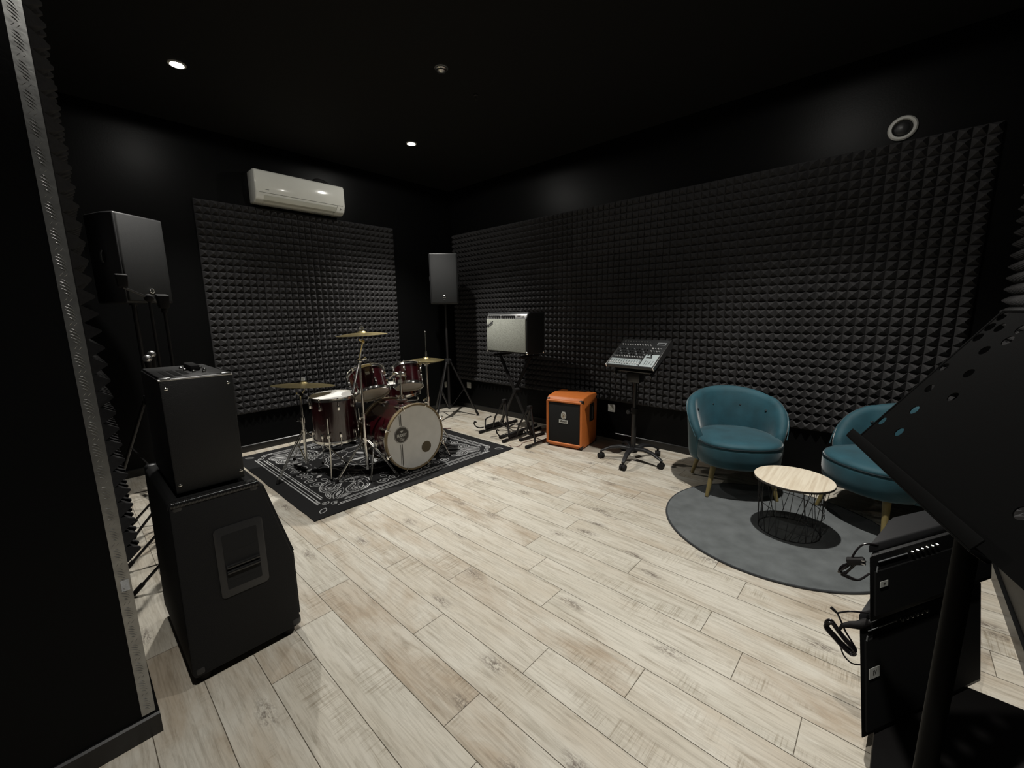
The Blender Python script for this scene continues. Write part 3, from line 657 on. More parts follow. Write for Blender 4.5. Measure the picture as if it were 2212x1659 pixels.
# tom mount on top of the bass drum
th = thing('tom_holder', 'chrome double tom holder rising from the bass drum', 'tom holder', (1.99, 3.17, 0))
MB().box((0, 0, 0.603), (0.075, 0.075, 0.018)).build('base_plate', M['chrome'], th, bevel=0.006)
MB().cyl((0, 0, 0.605), (0, 0, 0.86), 0.0127, n=20).build('post', M['chrome'], th)
MB().cyl((0, 0, 0.612), (0, 0, 0.645), 0.021, n=20).build('post_clamp', M['chrome'], th)
MB().tube([(-0.018, -0.02, 0.63), (-0.05, -0.03, 0.645)], [0.006, 0.011], 10).build('wing_knob', M['chrome'], th)
for s_, e in ((-1, (-0.075, 0.06, 0.80)), (1, (0.085, 0.075, 0.80))):
    MB().tube([(s_*0.012, 0, 0.83), (s_*0.04, 0.02, 0.845), e], 0.0085, 10, smooth=4).build('tom_arm', M['chrome'], th)
    MB().ball((s_*0.026, 0.0, 0.832), 0.02, 14).build('ball_joint', M['chrome'], th)
b = MB(); b.box((-0.02, -0.022, 0.775), (0.045, 0.006, 0.032)); b.build('white_tag', M['white'], th, bevel=0.002)

def tilt_frame(c, t_, ph):
    n = Vector((math.sin(t_)*math.cos(ph), math.sin(t_)*math.sin(ph), math.cos(t_))); a = n.cross(Vector((0, 0, 1))).normalized(); return frame(c, a, n.cross(a), n)
t1 = thing('rack_tom', 'left rack tom, larger dark red drum tilted over the bass drum', 'drum', Mx=tilt_frame((1.795, 3.33, 0.672), 0.56, 1.45), group='rack toms'); drum(t1, 0.150, 0.205, 6)
MB().prism(rrect(0.034, 0.026, 0.003), 0, 0.002, frame((-0.045, -0.1435, 0.135), (0.954, -0.30, 0), (0, 0, 1), (-0.30, -0.954, 0))).build('name_badge', M['steel'], t1)
t2 = thing('rack_tom', 'right rack tom, smaller dark red drum next to the hi-hat', 'drum', Mx=tilt_frame((2.197, 3.352, 0.683), 0.487, 1.10), group='rack toms'); drum(t2, 0.127, 0.19, 5)
ft = thing('floor_tom', 'dark red floor tom with white head on three chrome legs', 'drum', Mx=tilt_frame((1.515, 3.468, 0.318), 0.035, -2.2), group=None); drum(ft, 0.176, 0.36, 8, bot='clearhead')
for a in (R(205), R(318), R(85)):
    d = Vector((math.cos(a), math.sin(a), 0))
    lg = MB().tube([d*0.200+Vector((0, 0, 0.22)), d*0.200+Vector((0, 0, -0.10)), d*0.215+Vector((0, 0, -0.18)), d*0.235+Vector((0, 0, -0.285))], 0.0055, 10).build('leg', M['chrome'], ft)
    MB().cyl(d*0.234+Vector((0, 0, -0.282)), d*0.236+Vector((0, 0, -0.303)), 0.011, n=12).build('rubber_foot', M['rubber'], lg)
    T = frame(d*0.19+Vector((0, 0, 0.07)), d, Vector((0, 0, 1)).cross(d), (0, 0, 1)); MB().box((0, 0, 0), (0.03, 0.026, 0.045), T).build('leg_bracket', M['chrome'], ft, bevel=0.004)
sn = thing('snare_drum', 'dark red snare drum on its stand behind the bass drum', 'drum', Mx=tilt_frame((2.35, 3.735, 0.525), 0.10, 2.2)); drum(sn, 0.176, 0.125, 8, lug_l=0.03)
MB().box((0.0, -0.186, 0.065), (0.022, 0.016, 0.07)).build('snare_strainer', M['chrome'], sn, bevel=0.004)

def stand_legs(t, n, zt, rl, ang0, m, zbrace=0.10, w_=0.0085, double=False, hub=0.0127):
    """double-braced tripod base"""
    MB().cyl((0, 0, zt-0.02), (0, 0, zt+0.022), 0.021, n=16).build('tripod_collar', m, t)
    for i in range(n):
        a = ang0+2*PI*i/n; d = Vector((math.cos(a), math.sin(a), 0)); s_ = Vector((0, 0, 1)).cross(d)
        top = d*0.022+Vector((0, 0, zt)); bot = d*rl+Vector((0, 0, 0.018))
        b = MB()
        for q in (-1, 1) if double else (0,):
            pts = [top+s_*q*0.008, top+(bot-top)*0.45+Vector((0, 0, 0.012))+s_*q*0.008, bot+s_*q*0.006]
            b.tube(pts, w_*0.6 if double else w_, 8, smooth=4)
        lg = b.build('leg', m, t)
        MB().cyl(bot+Vector((0, 0, 0.014))-d*0.006, bot+d*0.006-Vector((0, 0, 0.017)), 0.013, 0.016, n=12).build('rubber_foot', M['rubber'], lg)
        p = d*0.02+Vector((0, 0, zbrace)); q_ = top+(bot-top)*0.5; v = q_-p
        MB().box((0, 0, 0), (v.length, 0.010, 0.004), frame((p+q_)/2, v, s_, v.cross(s_))).build('brace', m, t)
    MB().cyl((0, 0, zbrace-0.02), (0, 0, zbrace+0.015), 0.017, n=14).build('lower_collar', m, t)
def cymbal(name, label, r, c, nrm=(0, 0, 1), group=None, cat='cymbal'):
    n = Vector(nrm).normalized(); a = n.orthogonal().normalized()
    t = thing(name, label, cat, Mx=frame(c, a, n.cross(a), n), group=group)
    pr_ = [(0.006, 0.031), (0.018, 0.030), (0.032, 0.022), (0.040, 0.015), (0.046, 0.0135)]+[(0.046+(r-0.046)*q, 0.0135-0.019*q**1.6) for q in (0.15, 0.3, 0.45, 0.6, 0.75, 0.9, 1.0)]
    pr_ += [(p[0], p[1]-0.0013) for p in reversed(pr_)]
    MB().lathe(pr_, 72, caps=False).build('bronze_plate', M['brass'], t); return t
# crash
CR = Vector((1.710, 3.264, 1.195))
cymbal('crash_cymbal', 'highest bronze cymbal on the boom stand above the red toms', 0.205, CR, (-0.03, 0.02, 1), 'cymbals')
cs = thing('boom_cymbal_stand', 'chrome boom cymbal stand between floor tom and bass drum', 'cymbal stand', (1.645, 3.215, 0.0075))
o = Vector((1.645, 3.215, 0.0075))
stand_legs(cs, 3, 0.30, 0.27, R(60), M['chrome'], 0.06, 0.0085, True)
MB().cyl((0, 0, 0.045), (0, 0, 0.50), 0.0127, n=18).build('lower_tube', M['chrome'], cs)
MB().cyl((0, 0, 0.50), (0, 0, 0.965), 0.0105, n=18).build('middle_tube', M['chrome'], cs)
MB().cyl((0, 0, 0.485), (0, 0, 0.53), 0.018, n=16).build('height_clamp', M['chrome'], cs)
MB().tube([(-0.015, -0.012, 0.505), (-0.05, -0.03, 0.50)], [0.005, 0.010], 8).build('wing_screw', M['chrome'], cs)
top = CR-o; piv = Vector((0.0, 0.0, 0.985)); dr = (Vector((top.x, top.y, 1.115))-piv); e2 = piv-dr.normalized()*0.27
MB().tube([e2, piv, piv+dr*0.97], [0.0095, 0.0095, 0.006], 12).build('boom_arm', M['chrome'], cs)
MB().cyl(e2-dr.normalized()*0.03, e2+dr.normalized()*0.03, 0.012, n=14).build('boom_end', M['chrome'], cs)
MB().ball((0, 0, 0.975), 0.022, 14).build('boom_tilter', M['chrome'], cs); MB().tube([(0.02, -0.01, 0.985), (0.05, -0.02, 0.995)], [0.005, 0.012], 8).build('wing_screw', M['chrome'], cs)
MB().cyl((top.x, top.y, 1.095), (top.x, top.y, 1.262), 0.0042, n=10).build('cymbal_rod', M['brass'], cs)
MB().cyl((top.x-0.012, top.y, 1.125), (top.x+0.012, top.y, 1.125), 0.013, n=12).build('tilter', M['brass'], cs); MB().tube([(top.x-0.01, top.y-0.01, 1.13), (top.x-0.035, top.y-0.02, 1.145)], [0.004, 0.008], 8).build('wing_screw', M['brass'], cs)
MB().cyl((top.x, top.y, 1.228), (top.x, top.y, 1.246), 0.017, n=16).build('felt_washer', M['knobgrey'], cs); MB().cyl((top.x, top.y, 1.247), (top.x, top.y, 1.256), 0.019, 0.011, n=14).build('wing_nut', M['rubber'], cs)
# ride
RD = Vector((1.395, 3.765, 0.757)); o = Vector((1.345, 3.735, 0.0075))
cymbal('ride_cymbal', 'wide bronze cymbal low at the left of the drum kit', 0.254, RD, (0.10, 0.035, 1), 'cymbals')
rs = thing('cymbal_stand', 'chrome straight cymbal stand left of the floor tom', 'cymbal stand', (*o[:2], 0.0075))
stand_legs(rs, 3, 0.34, 0.33, R(-152), M['chrome'], 0.07, 0.0085, True)
MB().cyl((0, 0, 0.05), (0, 0, 0.44), 0.0127, n=18).build('lower_tube', M['chrome'], rs)
MB().tube([(0, 0, 0.44), (0.0, 0.0, 0.66), (0.05, 0.03, 0.70), (0.05, 0.03, 0.812)], [0.0095, 0.0095, 0.005, 0.0042], 12).build('upper_tube', M['chrome'], rs)
MB().cyl((0, 0, 0.42), (0, 0, 0.47), 0.018, n=16).build('height_clamp', M['chrome'], rs); MB().tube([(-0.015, -0.01, 0.445), (-0.055, -0.02, 0.46)], [0.005, 0.010], 8).build('wing_screw', M['chrome'], rs)
MB().ball((0.012, 0.006, 0.67), 0.018, 12).build('tilter', M['rubber'], rs); MB().tube([(0, 0, 0.67), (-0.03, -0.01, 0.69)], [0.004, 0.009], 8).build('wing_screw', M['chrome'], rs)
MB().cyl((0.05, 0.03, 0.790), (0.05, 0.03, 0.818), 0.017, 0.013, n=16).build('felt_washer', M['knobgrey'], rs)
# hi-hat
HH = Vector((2.438, 3.399, 0.0))
hc = cymbal('hi_hat_cymbals', 'pair of bronze hi-hat cymbals right of the rack toms', 0.178, HH+Vector((0, 0, 0.905)), (0, 0, 1), None, 'cymbals')
pr_ = [(0.006, -0.048), (0.018, -0.047), (0.032, -0.039), (0.042, -0.030)]+[(0.042+0.136*q, -0.030+0.019*q**1.6) for q in (0.2, 0.4, 0.6, 0.8, 1.0)]
MB().lathe(pr_+[(p[0], p[1]+0.0013) for p in reversed(pr_)], 64, caps=False).build('bottom_cymbal', M['brass'], hc)
hs = thing('hi_hat_stand', 'chrome hi-hat stand with long pull rod and foot pedal', 'hi-hat stand', (*HH[:2], 0.0075))
MB().cyl((0, 0, 0.03), (0, 0, 0.50), 0.0127, n=18).build('lower_tube', M['chrome'], hs); MB().cyl((0, 0, 0.50), (0, 0, 0.845), 0.0095, n=18).build('upper_tube', M['chrome'], hs)
MB().cyl((0, 0, 0.845), (0, 0, 1.175), 0.003, n=10).build('pull_rod', M['chrome'], hs); MB().ball((0, 0, 1.177), 0.006, 10).build('rod_tip', M['chrome'], hs)
MB().cyl((0, 0, 0.935), (0, 0, 0.985), 0.011, 0.008, n=14).build('clutch', M['chrome'], hs); MB().cyl((0, 0, 0.835), (0, 0, 0.855), 0.022, n=16).build('seat_cup', M['chrome'], hs)
MB().cyl((0, 0, 0.482), (0, 0, 0.525), 0.018, n=16).build('height_clamp', M['chrome'], hs); MB().tube([(0, 0.01, 0.505), (-0.045, 0.02, 0.49)], [0.005, 0.010], 8).build('wing_screw', M['chrome'], hs)
stand_legs(hs, 3, 0.33, 0.27, R(8), M['chrome'], 0.08, 0.0085)
b = MB(); b.hull8([(-0.045, 0.03, 0.012), (0.045, 0.03, 0.012), (0.04, 0.30, 0.012), (-0.04, 0.30, 0.012), (-0.045, 0.03, 0.075), (0.045, 0.03, 0.075), (0.04, 0.30, 0.026), (-0.04, 0.30, 0.026)]); b.build('pedal', M['steel'], hs, bevel=0.004)
# snare stand
ss = thing('snare_stand', 'low chrome snare stand under the snare drum', 'snare stand', (2.35, 3.735, 0.0075))
stand_legs(ss, 3, 0.27, 0.27, R(30), M['chrome'], 0.07, 0.008, True)
MB().cyl((0, 0, 0.05), (0, 0, 0.44), 0.0127, n=16).build('tube', M['chrome'], ss)
for i in range(3):
    a = R(-70)+2*PI*i/3; MB().tube([(0, 0, 0.44), (0.10*math.cos(a), 0.10*math.sin(a), 0.462), (0.192*math.cos(a), 0.192*math.sin(a), 0.475), (0.197*math.cos(a), 0.197*math.sin(a), 0.515)], 0.006, 8, smooth=3).build('basket_arm', M['chrome'], ss)
# bass drum pedal
bp_ = thing('bass_drum_pedal', 'chrome bass drum pedal at the rear of the bass drum', 'drum pedal', (1.974, 3.50, 0.0075))
b = MB(); b.hull8([(-0.045, 0.0, 0.012), (0.045, 0.0, 0.012), (0.04, 0.27, 0.012), (-0.04, 0.27, 0.012), (-0.045, 0.0, 0.07), (0.045, 0.0, 0.07), (0.04, 0.27, 0.026), (-0.04, 0.27, 0.026)]); b.build('footboard', M['steel'], bp_, bevel=0.004)
for s_ in (-1, 1): MB().cyl((s_*0.055, -0.005, 0.008), (s_*0.055, -0.005, 0.20), 0.007, n=10).build('post', M['chrome'], bp_)
MB().cyl((-0.062, -0.005, 0.195), (0.062, -0.005, 0.195), 0.007, n=10).build('axle', M['chrome'], bp_)
bt = MB().cyl((0, -0.005, 0.195), (0, 0.055, 0.31), 0.004, n=8).build('beater_shaft', M['chrome'], bp_); MB().cyl((0, 0.03, 0.325), (0, 0.085, 0.30), 0.022, n=14).build('beater', M['knobgrey'], bt)
# throne
dt = thing('drum_throne', 'low black drum throne partly hidden behind the floor tom', 'stool', (1.93, 4.12, 0.0075))
MB().lathe([(0.0001, 0.40), (0.14, 0.40), (0.165, 0.412), (0.168, 0.45), (0.155, 0.475), (0.0001, 0.482)], 36).build('seat', M['rubber'], dt)
MB().cyl((0, 0, 0.12), (0, 0, 0.40), 0.014, n=14).build('tube', M['chrome'], dt); stand_legs(dt, 3, 0.24, 0.24, R(50), M['chrome'], 0.09, 0.008)
# ------------------------------------------------------------------ silver-fronted combo amplifier on an X stand
def side_corners(t, W_, D_, H_, r=0.022, m='metalblack', name='corner_protector', zs=(0, 1), ys=(-1, 1)):
    b0 = MB(); b0.ball((0, 0, 0), r, 10)
    me = b0.mesh(name, M[m])
    for sx in (-1, 1):
        for sy in ys:
            for z in zs:
                o = bpy.data.objects.new(name, me); C.objects.link(o); o.parent = t
                o.location = (sx*(W_/2-r*0.62), sy*(D_/2-r*0.62), z*H_+(r*0.62 if z == 0 else -r*0.62))
CW, CH, CD = 0.66, 0.43, 0.26
cax = 0.085                                    # width axis azimuth from +y
wdir = Vector((-math.sin(cax), -math.cos(cax), 0))   # local +x = viewer's right
ddir = Vector((math.cos(cax), -math.sin(cax), 0))    # local +y = back
fc = Vector((3.262, 2.785, 0.922))-wdir*CW/2+ddir*CD/2
ca = thing('combo_amplifier', 'wide combo amplifier with silver grille cloth on the X stand', 'amplifier', Mx=frame(fc, wdir, ddir, (0, 0, 1)))
b = MB(); prof = [(-CD/2, 0), (-CD/2, CH-0.075), (-CD/2+0.035, CH), (CD/2, CH), (CD/2, 0)]
vs = [(x, y, z) for x in (-CW/2, CW/2) for y, z in prof]; n = 5
b.add(vs, [tuple(range(n)), tuple(range(2*n-1, n-1, -1))]+[(i, (i+1) % n, n+(i+1) % n, n+i) for i in range(n)]); b.build('cabinet', M['tolex'], ca, bevel=0.007, seg=3)
b = MB(); b.box((0, -CD/2-0.003, (CH-0.062)/2+0.006), (CW-0.035, 0.012, CH-0.082)); b.build('grille', M['silvercloth'], ca, bevel=0.004)
b = MB(); b.hull8([(-CW/2+0.016, -CD/2-0.004, CH-0.066), (CW/2-0.016, -CD/2-0.004, CH-0.066), (CW/2-0.016, -CD/2+0.02, CH-0.066), (-CW/2+0.016, -CD/2+0.02, CH-0.066), (-CW/2+0.016, -CD/2+0.019, CH-0.014), (CW/2-0.016, -CD/2+0.019, CH-0.014), (CW/2-0.016, -CD/2+0.04, CH-0.014), (-CW/2+0.016, -CD/2+0.04, CH-0.014)])
b.build('control_panel', M['faceplate'], ca, bevel=0.002)
b = MB(); b.tube([(-CW/2+0.012, -CD/2+0.026, CH-0.004), (CW/2-0.012, -CD/2+0.026, CH-0.004)], 0.005, 8); b.tube([(CW/2-0.010, -CD/2+0.022, CH-0.006), (CW/2-0.010, -CD/2-0.004, CH-0.07)], 0.004, 8); b.build('panel_edging', M['knobgrey'], ca)
mk = MB(); mk.lathe([(0.0125, 0), (0.0115, 0.006), (0.009, 0.008), (0.008, 0.018), (0.0001, 0.019)], 14); mek = mk.mesh('knob', M['rubber'])
Tn = frame((0, -CD/2+0.0065, CH-0.042), (1, 0, 0), Vector((0, 0.023, 0.052)), Vector((0, -0.052, 0.023)))
for x in list((-0.262+0.0,))+[-0.225+0.030*i for i in range(5)]+[-0.045+0.030*i for i in range(7)]:
    o = bpy.data.objects.new('knob', mek); C.objects.link(o); o.parent = ca; o.matrix_local = Tn @ Matrix.Translation((x, 0, 0.001))
b = MB()
for x in (-0.292, -0.075, 0.255, 0.275): b.cyl((x, 0, 0.0), (x, 0, 0.006), 0.0075, n=12, T=Tn)
b.build('jack_sockets', M['chrome'], ca)
b = MB(); b.box((0.205, 0.004, 0.001), (0.05, 0.014, 0.002), T=Tn); b.build('power_switch', M['darkprint'], ca)
text_part('script_badge', 'Fender', 0.062, M['greyprint'], ca, frame((-CW/2+0.072, -CD/2-0.0105, CH-0.125), (math.cos(R(28)), 0, math.sin(R(28))), (-math.sin(R(28)), 0, math.cos(R(28))), (0, -1, 0)) @ Matrix.Scale(0.72, 4, (1, 0, 0)), ext=0.0015, shear=0.35, bold=0.001)
side_corners(ca, CW+0.004, CD+0.004, CH, 0.017, 'chrome', zs=(0,))
b = MB(); b.tube([(-0.10, 0.01, CH), (-0.09, 0.01, CH+0.022), (0.09, 0.01, CH+0.022), (0.10, 0.01, CH)], 0.007, 8, smooth=3); b.build('strap_handle', M['rubber'], ca)
for sx in (-1, 1):
    for sy in (-1, 1): MB().cyl((sx*0.27, sy*0.09, -0.010), (sx*0.27, sy*0.09, 0.001), 0.014, n=12).build('rubber_foot', M['rubber'], ca)
xs = thing('keyboard_stand', 'black folding X stand carrying the silver-fronted amplifier', 'stand', Mx=frame((fc.x, fc.y, 0), wdir, ddir, (0, 0, 1)))
ZT = 0.902
for s_, yy in ((1, -0.028), (-1, 0.028)):
    b = MB(); v = Vector((s_*0.30, yy, 0.03)); u = Vector((-s_*0.215, yy, ZT-0.022)); d = u-v
    b.box((0, 0, 0), (d.length, 0.018, 0.034), frame((u+v)/2, d, (0, 1, 0), d.cross(Vector((0, 1, 0))))); b.build('cross_bar', M['metalblack'], xs, bevel=0.003)
    fo = MB().cyl((s_*0.30, yy-0.19, 0.017), (s_*0.30, yy+0.17, 0.017), 0.0135, n=12).build('foot_tube', M['metalblack'], xs)
    for e in (-0.195, 0.15): MB().cyl((s_*0.30, yy+e, 0.017), (s_*0.30, yy+e+0.03, 0.017), 0.0165, n=12).build('rubber_cap', M['rubber'], fo)
    ar = MB().cyl((-s_*0.215, -0.15, ZT-0.016), (-s_*0.215, 0.15, ZT-0.016), 0.013, n=12).build('support_arm', M['metalblack'], xs)
MB().cyl((0.035, -0.05, 0.49), (0.035, 0.05, 0.49), 0.028, n=18).build('pivot', M['rubber'], xs)

# ------------------------------------------------------------------ guitar stands
def guitar_stand(x, y, label, ang=0.03):
    t = thing('guitar_stand', label, 'guitar stand', (x, y, 0), ang, 'guitar stands')      # local x away from the viewer, tubes run along x
    for yy in (0.0, -0.315):
        f = MB().cyl((0.0, yy, 0.018), (0.62, yy, 0.018), 0.0125, n=12).build('floor_tube', M['metalblack'], t)
        for e in (-0.012, 0.575): MB().cyl((e, yy, 0.018), (e+0.07, yy, 0.018), 0.017, n=12).build('foam_cap', M['rubber'], f)
    ap = Vector((0.21, -0.19, 0.365))
    MB().tube([(0.205, 0.0, 0.02), (0.20, -0.05, 0.16), ap+Vector((0, 0.012, 0))], 0.0105, 10).build('leg', M['metalblack'], t)
    MB().tube([(0.40, 0.0, 0.02), (0.32, -0.07, 0.17), ap+Vector((0.012, 0.01, -0.02))], 0.0095, 10).build('leg', M['metalblack'], t)
    MB().tube([(0.14, -0.315, 0.02), ap+Vector((0, -0.012, 0))], 0.0115, 10).build('leg', M['metalblack'], t)
    MB().box(ap, (0.05, 0.045, 0.05)).build('hinge', M['rubber'], t, bevel=0.008)
    b = MB(); b.box((0.20, 0.0, 0.055), (0.24, 0.030, 0.045)); b.build('slide_block', M['rubber'], t, bevel=0.01)
    for dx, s_ in ((0.07, -1), (0.33, 1)):
        pts = [(dx, 0.015, 0.055), (dx-0.01, 0.055, 0.045), (dx-0.025, 0.10, 0.05), (dx-0.04, 0.125, 0.085), (dx-0.04, 0.115, 0.115), (dx-0.03, 0.095, 0.105)] if s_ < 0 else [(dx, -0.01, 0.055), (dx+0.01, -0.055, 0.03), (dx, -0.095, 0.025), (dx-0.02, -0.12, 0.05), (dx-0.02, -0.115, 0.09)]
        MB().tube(pts, 0.0075, 8, smooth=4).build('cradle_hook', M['rubber'], t)
    MB().tube([(0.10, 0.015, 0.07), (0.13, 0.03, 0.14), (0.19, 0.0, 0.165)], 0.008, 8, smooth=4).build('cradle_hook', M['rubber'], t)
guitar_stand(3.105, 3.365, 'folding black guitar stand nearest the corner, left of the X stand foot')
guitar_stand(3.030, 2.925, 'folding black guitar stand between X stand and orange amplifier')

# ------------------------------------------------------------------ orange bass amplifier, standing on its head
OW, OD, OH = 0.395, 0.37, 0.512
wo = Vector((0.16, -0.987, 0)); do = Vector((0.987, 0.16, 0))
oc = Vector((3.337, 2.150, 0.012))-wo*OW/2+do*OD/2
oa = thing('orange_amplifier', 'orange vinyl bass amplifier with black grille on the floor', 'amplifier', Mx=frame(oc, wo, do, (0, 0, 1)))
b = MB(); prof = [(-OD/2, 0), (-OD/2, OH-0.035), (-OD/2+0.03, OH-0.006), (-OD/2+0.17, OH+0.012), (OD/2-0.02, OH+0.006), (OD/2, OH-0.03), (OD/2, 0)]
vs = [(x, y, z) for x in (-OW/2, OW/2) for y, z in prof]; n = 7
b.add(vs, [tuple(range(n)), tuple(range(2*n-1, n-1, -1))]+[(i, (i+1) % n, n+(i+1) % n, n+i) for i in range(n)]); b.build('cabinet', M['orange'], oa, bevel=0.010, seg=3)
b = MB(); zc = (OH-0.055)/2+0.018
b.box((0, -OD/2-0.001, zc), (OW-0.055, 0.010, OH-0.105)); b.build('grille', M['grille'], oa, bevel=0.003)
b = MB(); x_, zt_, zb_ = OW/2-0.012, zc+(OH-0.105)/2+0.014, zc-(OH-0.105)/2-0.014
b.tube([(-x_, -OD/2-0.002, zb_), (x_, -OD/2-0.002, zb_), (x_, -OD/2-0.002, zt_), (-x_, -OD/2-0.002, zt_)], 0.0125, 10, closed=True)
b = MB()
for p, q in (((-x_, zb_), (x_, zb_)), ((x_, zb_), (x_, zt_)), ((x_, zt_), (-x_, zt_)), ((-x_, zt_), (-x_, zb_))): b.tube([(p[0], -OD/2-0.001, p[1]), (q[0], -OD/2-0.001, q[1])], 0.0125, 10)
b.build('front_frame', M['orange'], oa)
b = MB(); b.prism([(-0.048, -0.0175), (0.048, -0.0175), (0.048, 0.0175), (-0.048, 0.0175)], 0, 0.003)
PT = frame((-0.004, -OD/2-0.0062, 0.262), (1, 0, 0), (0, 0, 1), (0, -1, 0))
lg = b.build('name_plate', M['whiteprint'], oa); lg.matrix_local = PT
text_part('name_lettering', 'Orange', 0.030, M['darkprint'], lg, Matrix.Translation((0, 0, 0.0036)) @ Matrix.Rotation(PI, 4, 'Z') @ Matrix.Scale(0.86, 4, (1, 0, 0)), bold=0.0004)
b = MB(); crest = [(-0.016, 0.040), (0.016, 0.040), (0.028, 0.012), (0.028, -0.018), (0.012, -0.036), (-0.012, -0.036), (-0.028, -0.018), (-0.028, 0.012)]
b.prism(crest, 0, 0.002); cr_ = b.build('crest', M['whiteprint'], oa); cr_.matrix_local = frame((-0.002, -OD/2-0.0062, 0.322), (1, 0, 0), (0, 0, 1), (0, -1, 0))
b = MB(); b.tube([(-0.018, -0.012, 0.0025), (-0.014, 0.014, 0.0025), (0, 0.024, 0.0025), (0.014, 0.014, 0.0025), (0.018, -0.012, 0.0025)], 0.0022, 6, smooth=4); b.disc((0, -0.006), 0.010, 0.012, 0.0026, 20); b.ribbon([(-0.016, -0.024), (0.016, -0.024)], 0.004, 0.0026)
b.build('crest_mark', M['hoopwood'], cr_)
hp = MB().prism(rrect(0.115, 0.185, 0.018), -0.004, 0.0025).build('side_handle', M['plastic'], oa, bevel=0.002, label='black recessed side handle'); hp.matrix_local = frame((OW/2, 0.045, 0.335), (0, 1, 0), (0, 0, 1), (1, 0, 0))
MB().prism(rrect(0.088, 0.150, 0.014), 0.0028, 0.0034).build('recess', M['hole'], hp)
MB().tube([(0, -0.068, 0.006), (0, 0.068, 0.006)], 0.009, 10).build('grip', M['plastic'], hp)
b0 = MB(); b0.box((0, 0, 0), (0.040, 0.040, 0.040)); mc = b0.mesh('corner_protector', M['metalblack'], 0.010, 3)
for sx in (-1, 1):
    for sy, z in ((-1, 0.017), (-1, OH-0.040), (1, 0.017), (1, OH-0.04)):
        o = bpy.data.objects.new('corner_protector', mc); C.objects.link(o); o.parent = oa; o.location = (sx*(OW/2-0.0175), sy*(OD/2-0.0175), z+0.0 if z < 0.1 else z-0.002)
b = MB(); b.box((0, OD/2-0.055, OH+0.016), (0.20, 0.055, 0.010)); b.build('upturned_panel', M['metalblack'], oa, bevel=0.003)
for x, y in ((-0.06, 0.12), (0.0, 0.135), (0.05, 0.12)): MB().cyl((x, y, OH+0.018), (x, y, OH+0.034), 0.008, n=12).build('knob', M['rubber'], oa)
for sx in (-1, 1):
    for sy in (-1, 1): MB().cyl((sx*0.15, sy*0.13, -0.012), (sx*0.15, sy*0.13, 0.001), 0.015, n=12).build('foot', M['rubber'], oa)

# ------------------------------------------------------------------ mixing desk on a rolling stand
MW, MD_, tilt = 0.43, 0.363, 0.612
az = -1.645
wm = Vector((math.cos(az), math.sin(az), 0)); dm = Vector((-math.sin(az)*math.cos(tilt), math.cos(az)*math.cos(tilt), math.sin(tilt))); nm_ = wm.cross(dm)
mo = Vector((3.235, 1.842, 0.896))+wm*MW/2+dm*MD_/2
mx = thing('mixing_desk', 'tilted audio mixing desk with rows of knobs and faders', 'mixer', Mx=frame(mo, wm, dm, nm_))
b = MB(); b.hull8([(-MW/2, -MD_/2, -0.030), (MW/2, -MD_/2, -0.030), (MW/2, MD_/2, -0.075), (-MW/2, MD_/2, -0.075), (-MW/2, -MD_/2, 0), (MW/2, -MD_/2, 0), (MW/2, MD_/2, 0), (-MW/2, MD_/2, 0)]); b.build('chassis', M['mixdark'], mx, bevel=0.006, seg=3)
for s_ in (-1, 1):
    b = MB(); b.hull8([(s_*(MW/2+0.006)-0.007, -MD_/2-0.004, -0.030), (s_*(MW/2+0.006)+0.007, -MD_/2-0.004, -0.030), (s_*(MW/2+0.006)+0.007, MD_/2, -0.07), (s_*(MW/2+0.006)-0.007, MD_/2, -0.07), (s_*(MW/2+0.006)-0.007, -MD_/2-0.006, 0.004), (s_*(MW/2+0.006)+0.007, -MD_/2-0.006, 0.004), (s_*(MW/2+0.006)+0.007, MD_/2+0.003, 0.006), (s_*(MW/2+0.006)-0.007, MD_/2+0.003, 0.006)])
    b.build('side_rail', M['steel'], mx, bevel=0.005)
b = MB(); b.box((-0.065, -MD_/2+0.050, 0.0012), (0.29, 0.080, 0.002)); b.build('fader_panel', M['mixgrey'], mx)
b = MB(); b.box((0.150, -MD_/2+0.086, 0.0012), (0.118, 0.152, 0.002)); b.build('output_panel', M['mixgrey'], mx)
NS = 12
sl = MB(); sl.box((0, 0, 0), (0.0035, 0.052, 0.001)); msl = sl.mesh('fader_slot', M['rubber'])
cap = MB(); cap.box((0, 0, 0.005), (0.010, 0.016, 0.009)); mcap = cap.mesh('fader_cap', M['knobpale'], 0.002)
kb = MB(); kb.lathe([(0.0058, 0), (0.005, 0.009), (0.0001, 0.010)], 10); mkb = {m: kb.mesh('knob', M[m]) for m in ('knobgrey', 'knobpale', 'rubber')}
def put(me, nm, x, y, z=0.0025):
    o = bpy.data.objects.new(nm, me); C.objects.link(o); o.parent = mx; o.location = (x, y, z); return o
random.seed(8)
for i in range(NS):
    x = -MW/2+0.020+i*0.0245
    put(msl, 'fader_slot', x, -MD_/2+0.050, 0.0028); put(mcap, 'fader_cap', x, -MD_/2+0.032+0.003*math.sin(i*2.1), 0.0028)
b = MB(); nn_ = 0
for i in range(NS):
    x = -MW/2+0.020+i*0.0245
    for j, m in enumerate(('knobpale', 'rubber', 'rubber', 'rubber', 'knobpale')):
        put(mkb['knobgrey' if m == 'rubber' and (i+j) % 3 == 0 else m], 'knob', x, -MD_/2+0.118+j*0.033 if j < 4 else MD_/2-0.085, 0.001)
for i in range(10):
    b = MB(); b.lathe([(0.0105, 0), (0.0105, 0.003), (0.007, 0.003), (0.006, 0.001), (0.0001, 0.001)], 14); 
    if i == 0: mj = b.mesh('jack_socket', M['steel'])
    put(mj, 'jack_socket', -MW/2+0.022+i*0.027, MD_/2-0.040, 0.001)
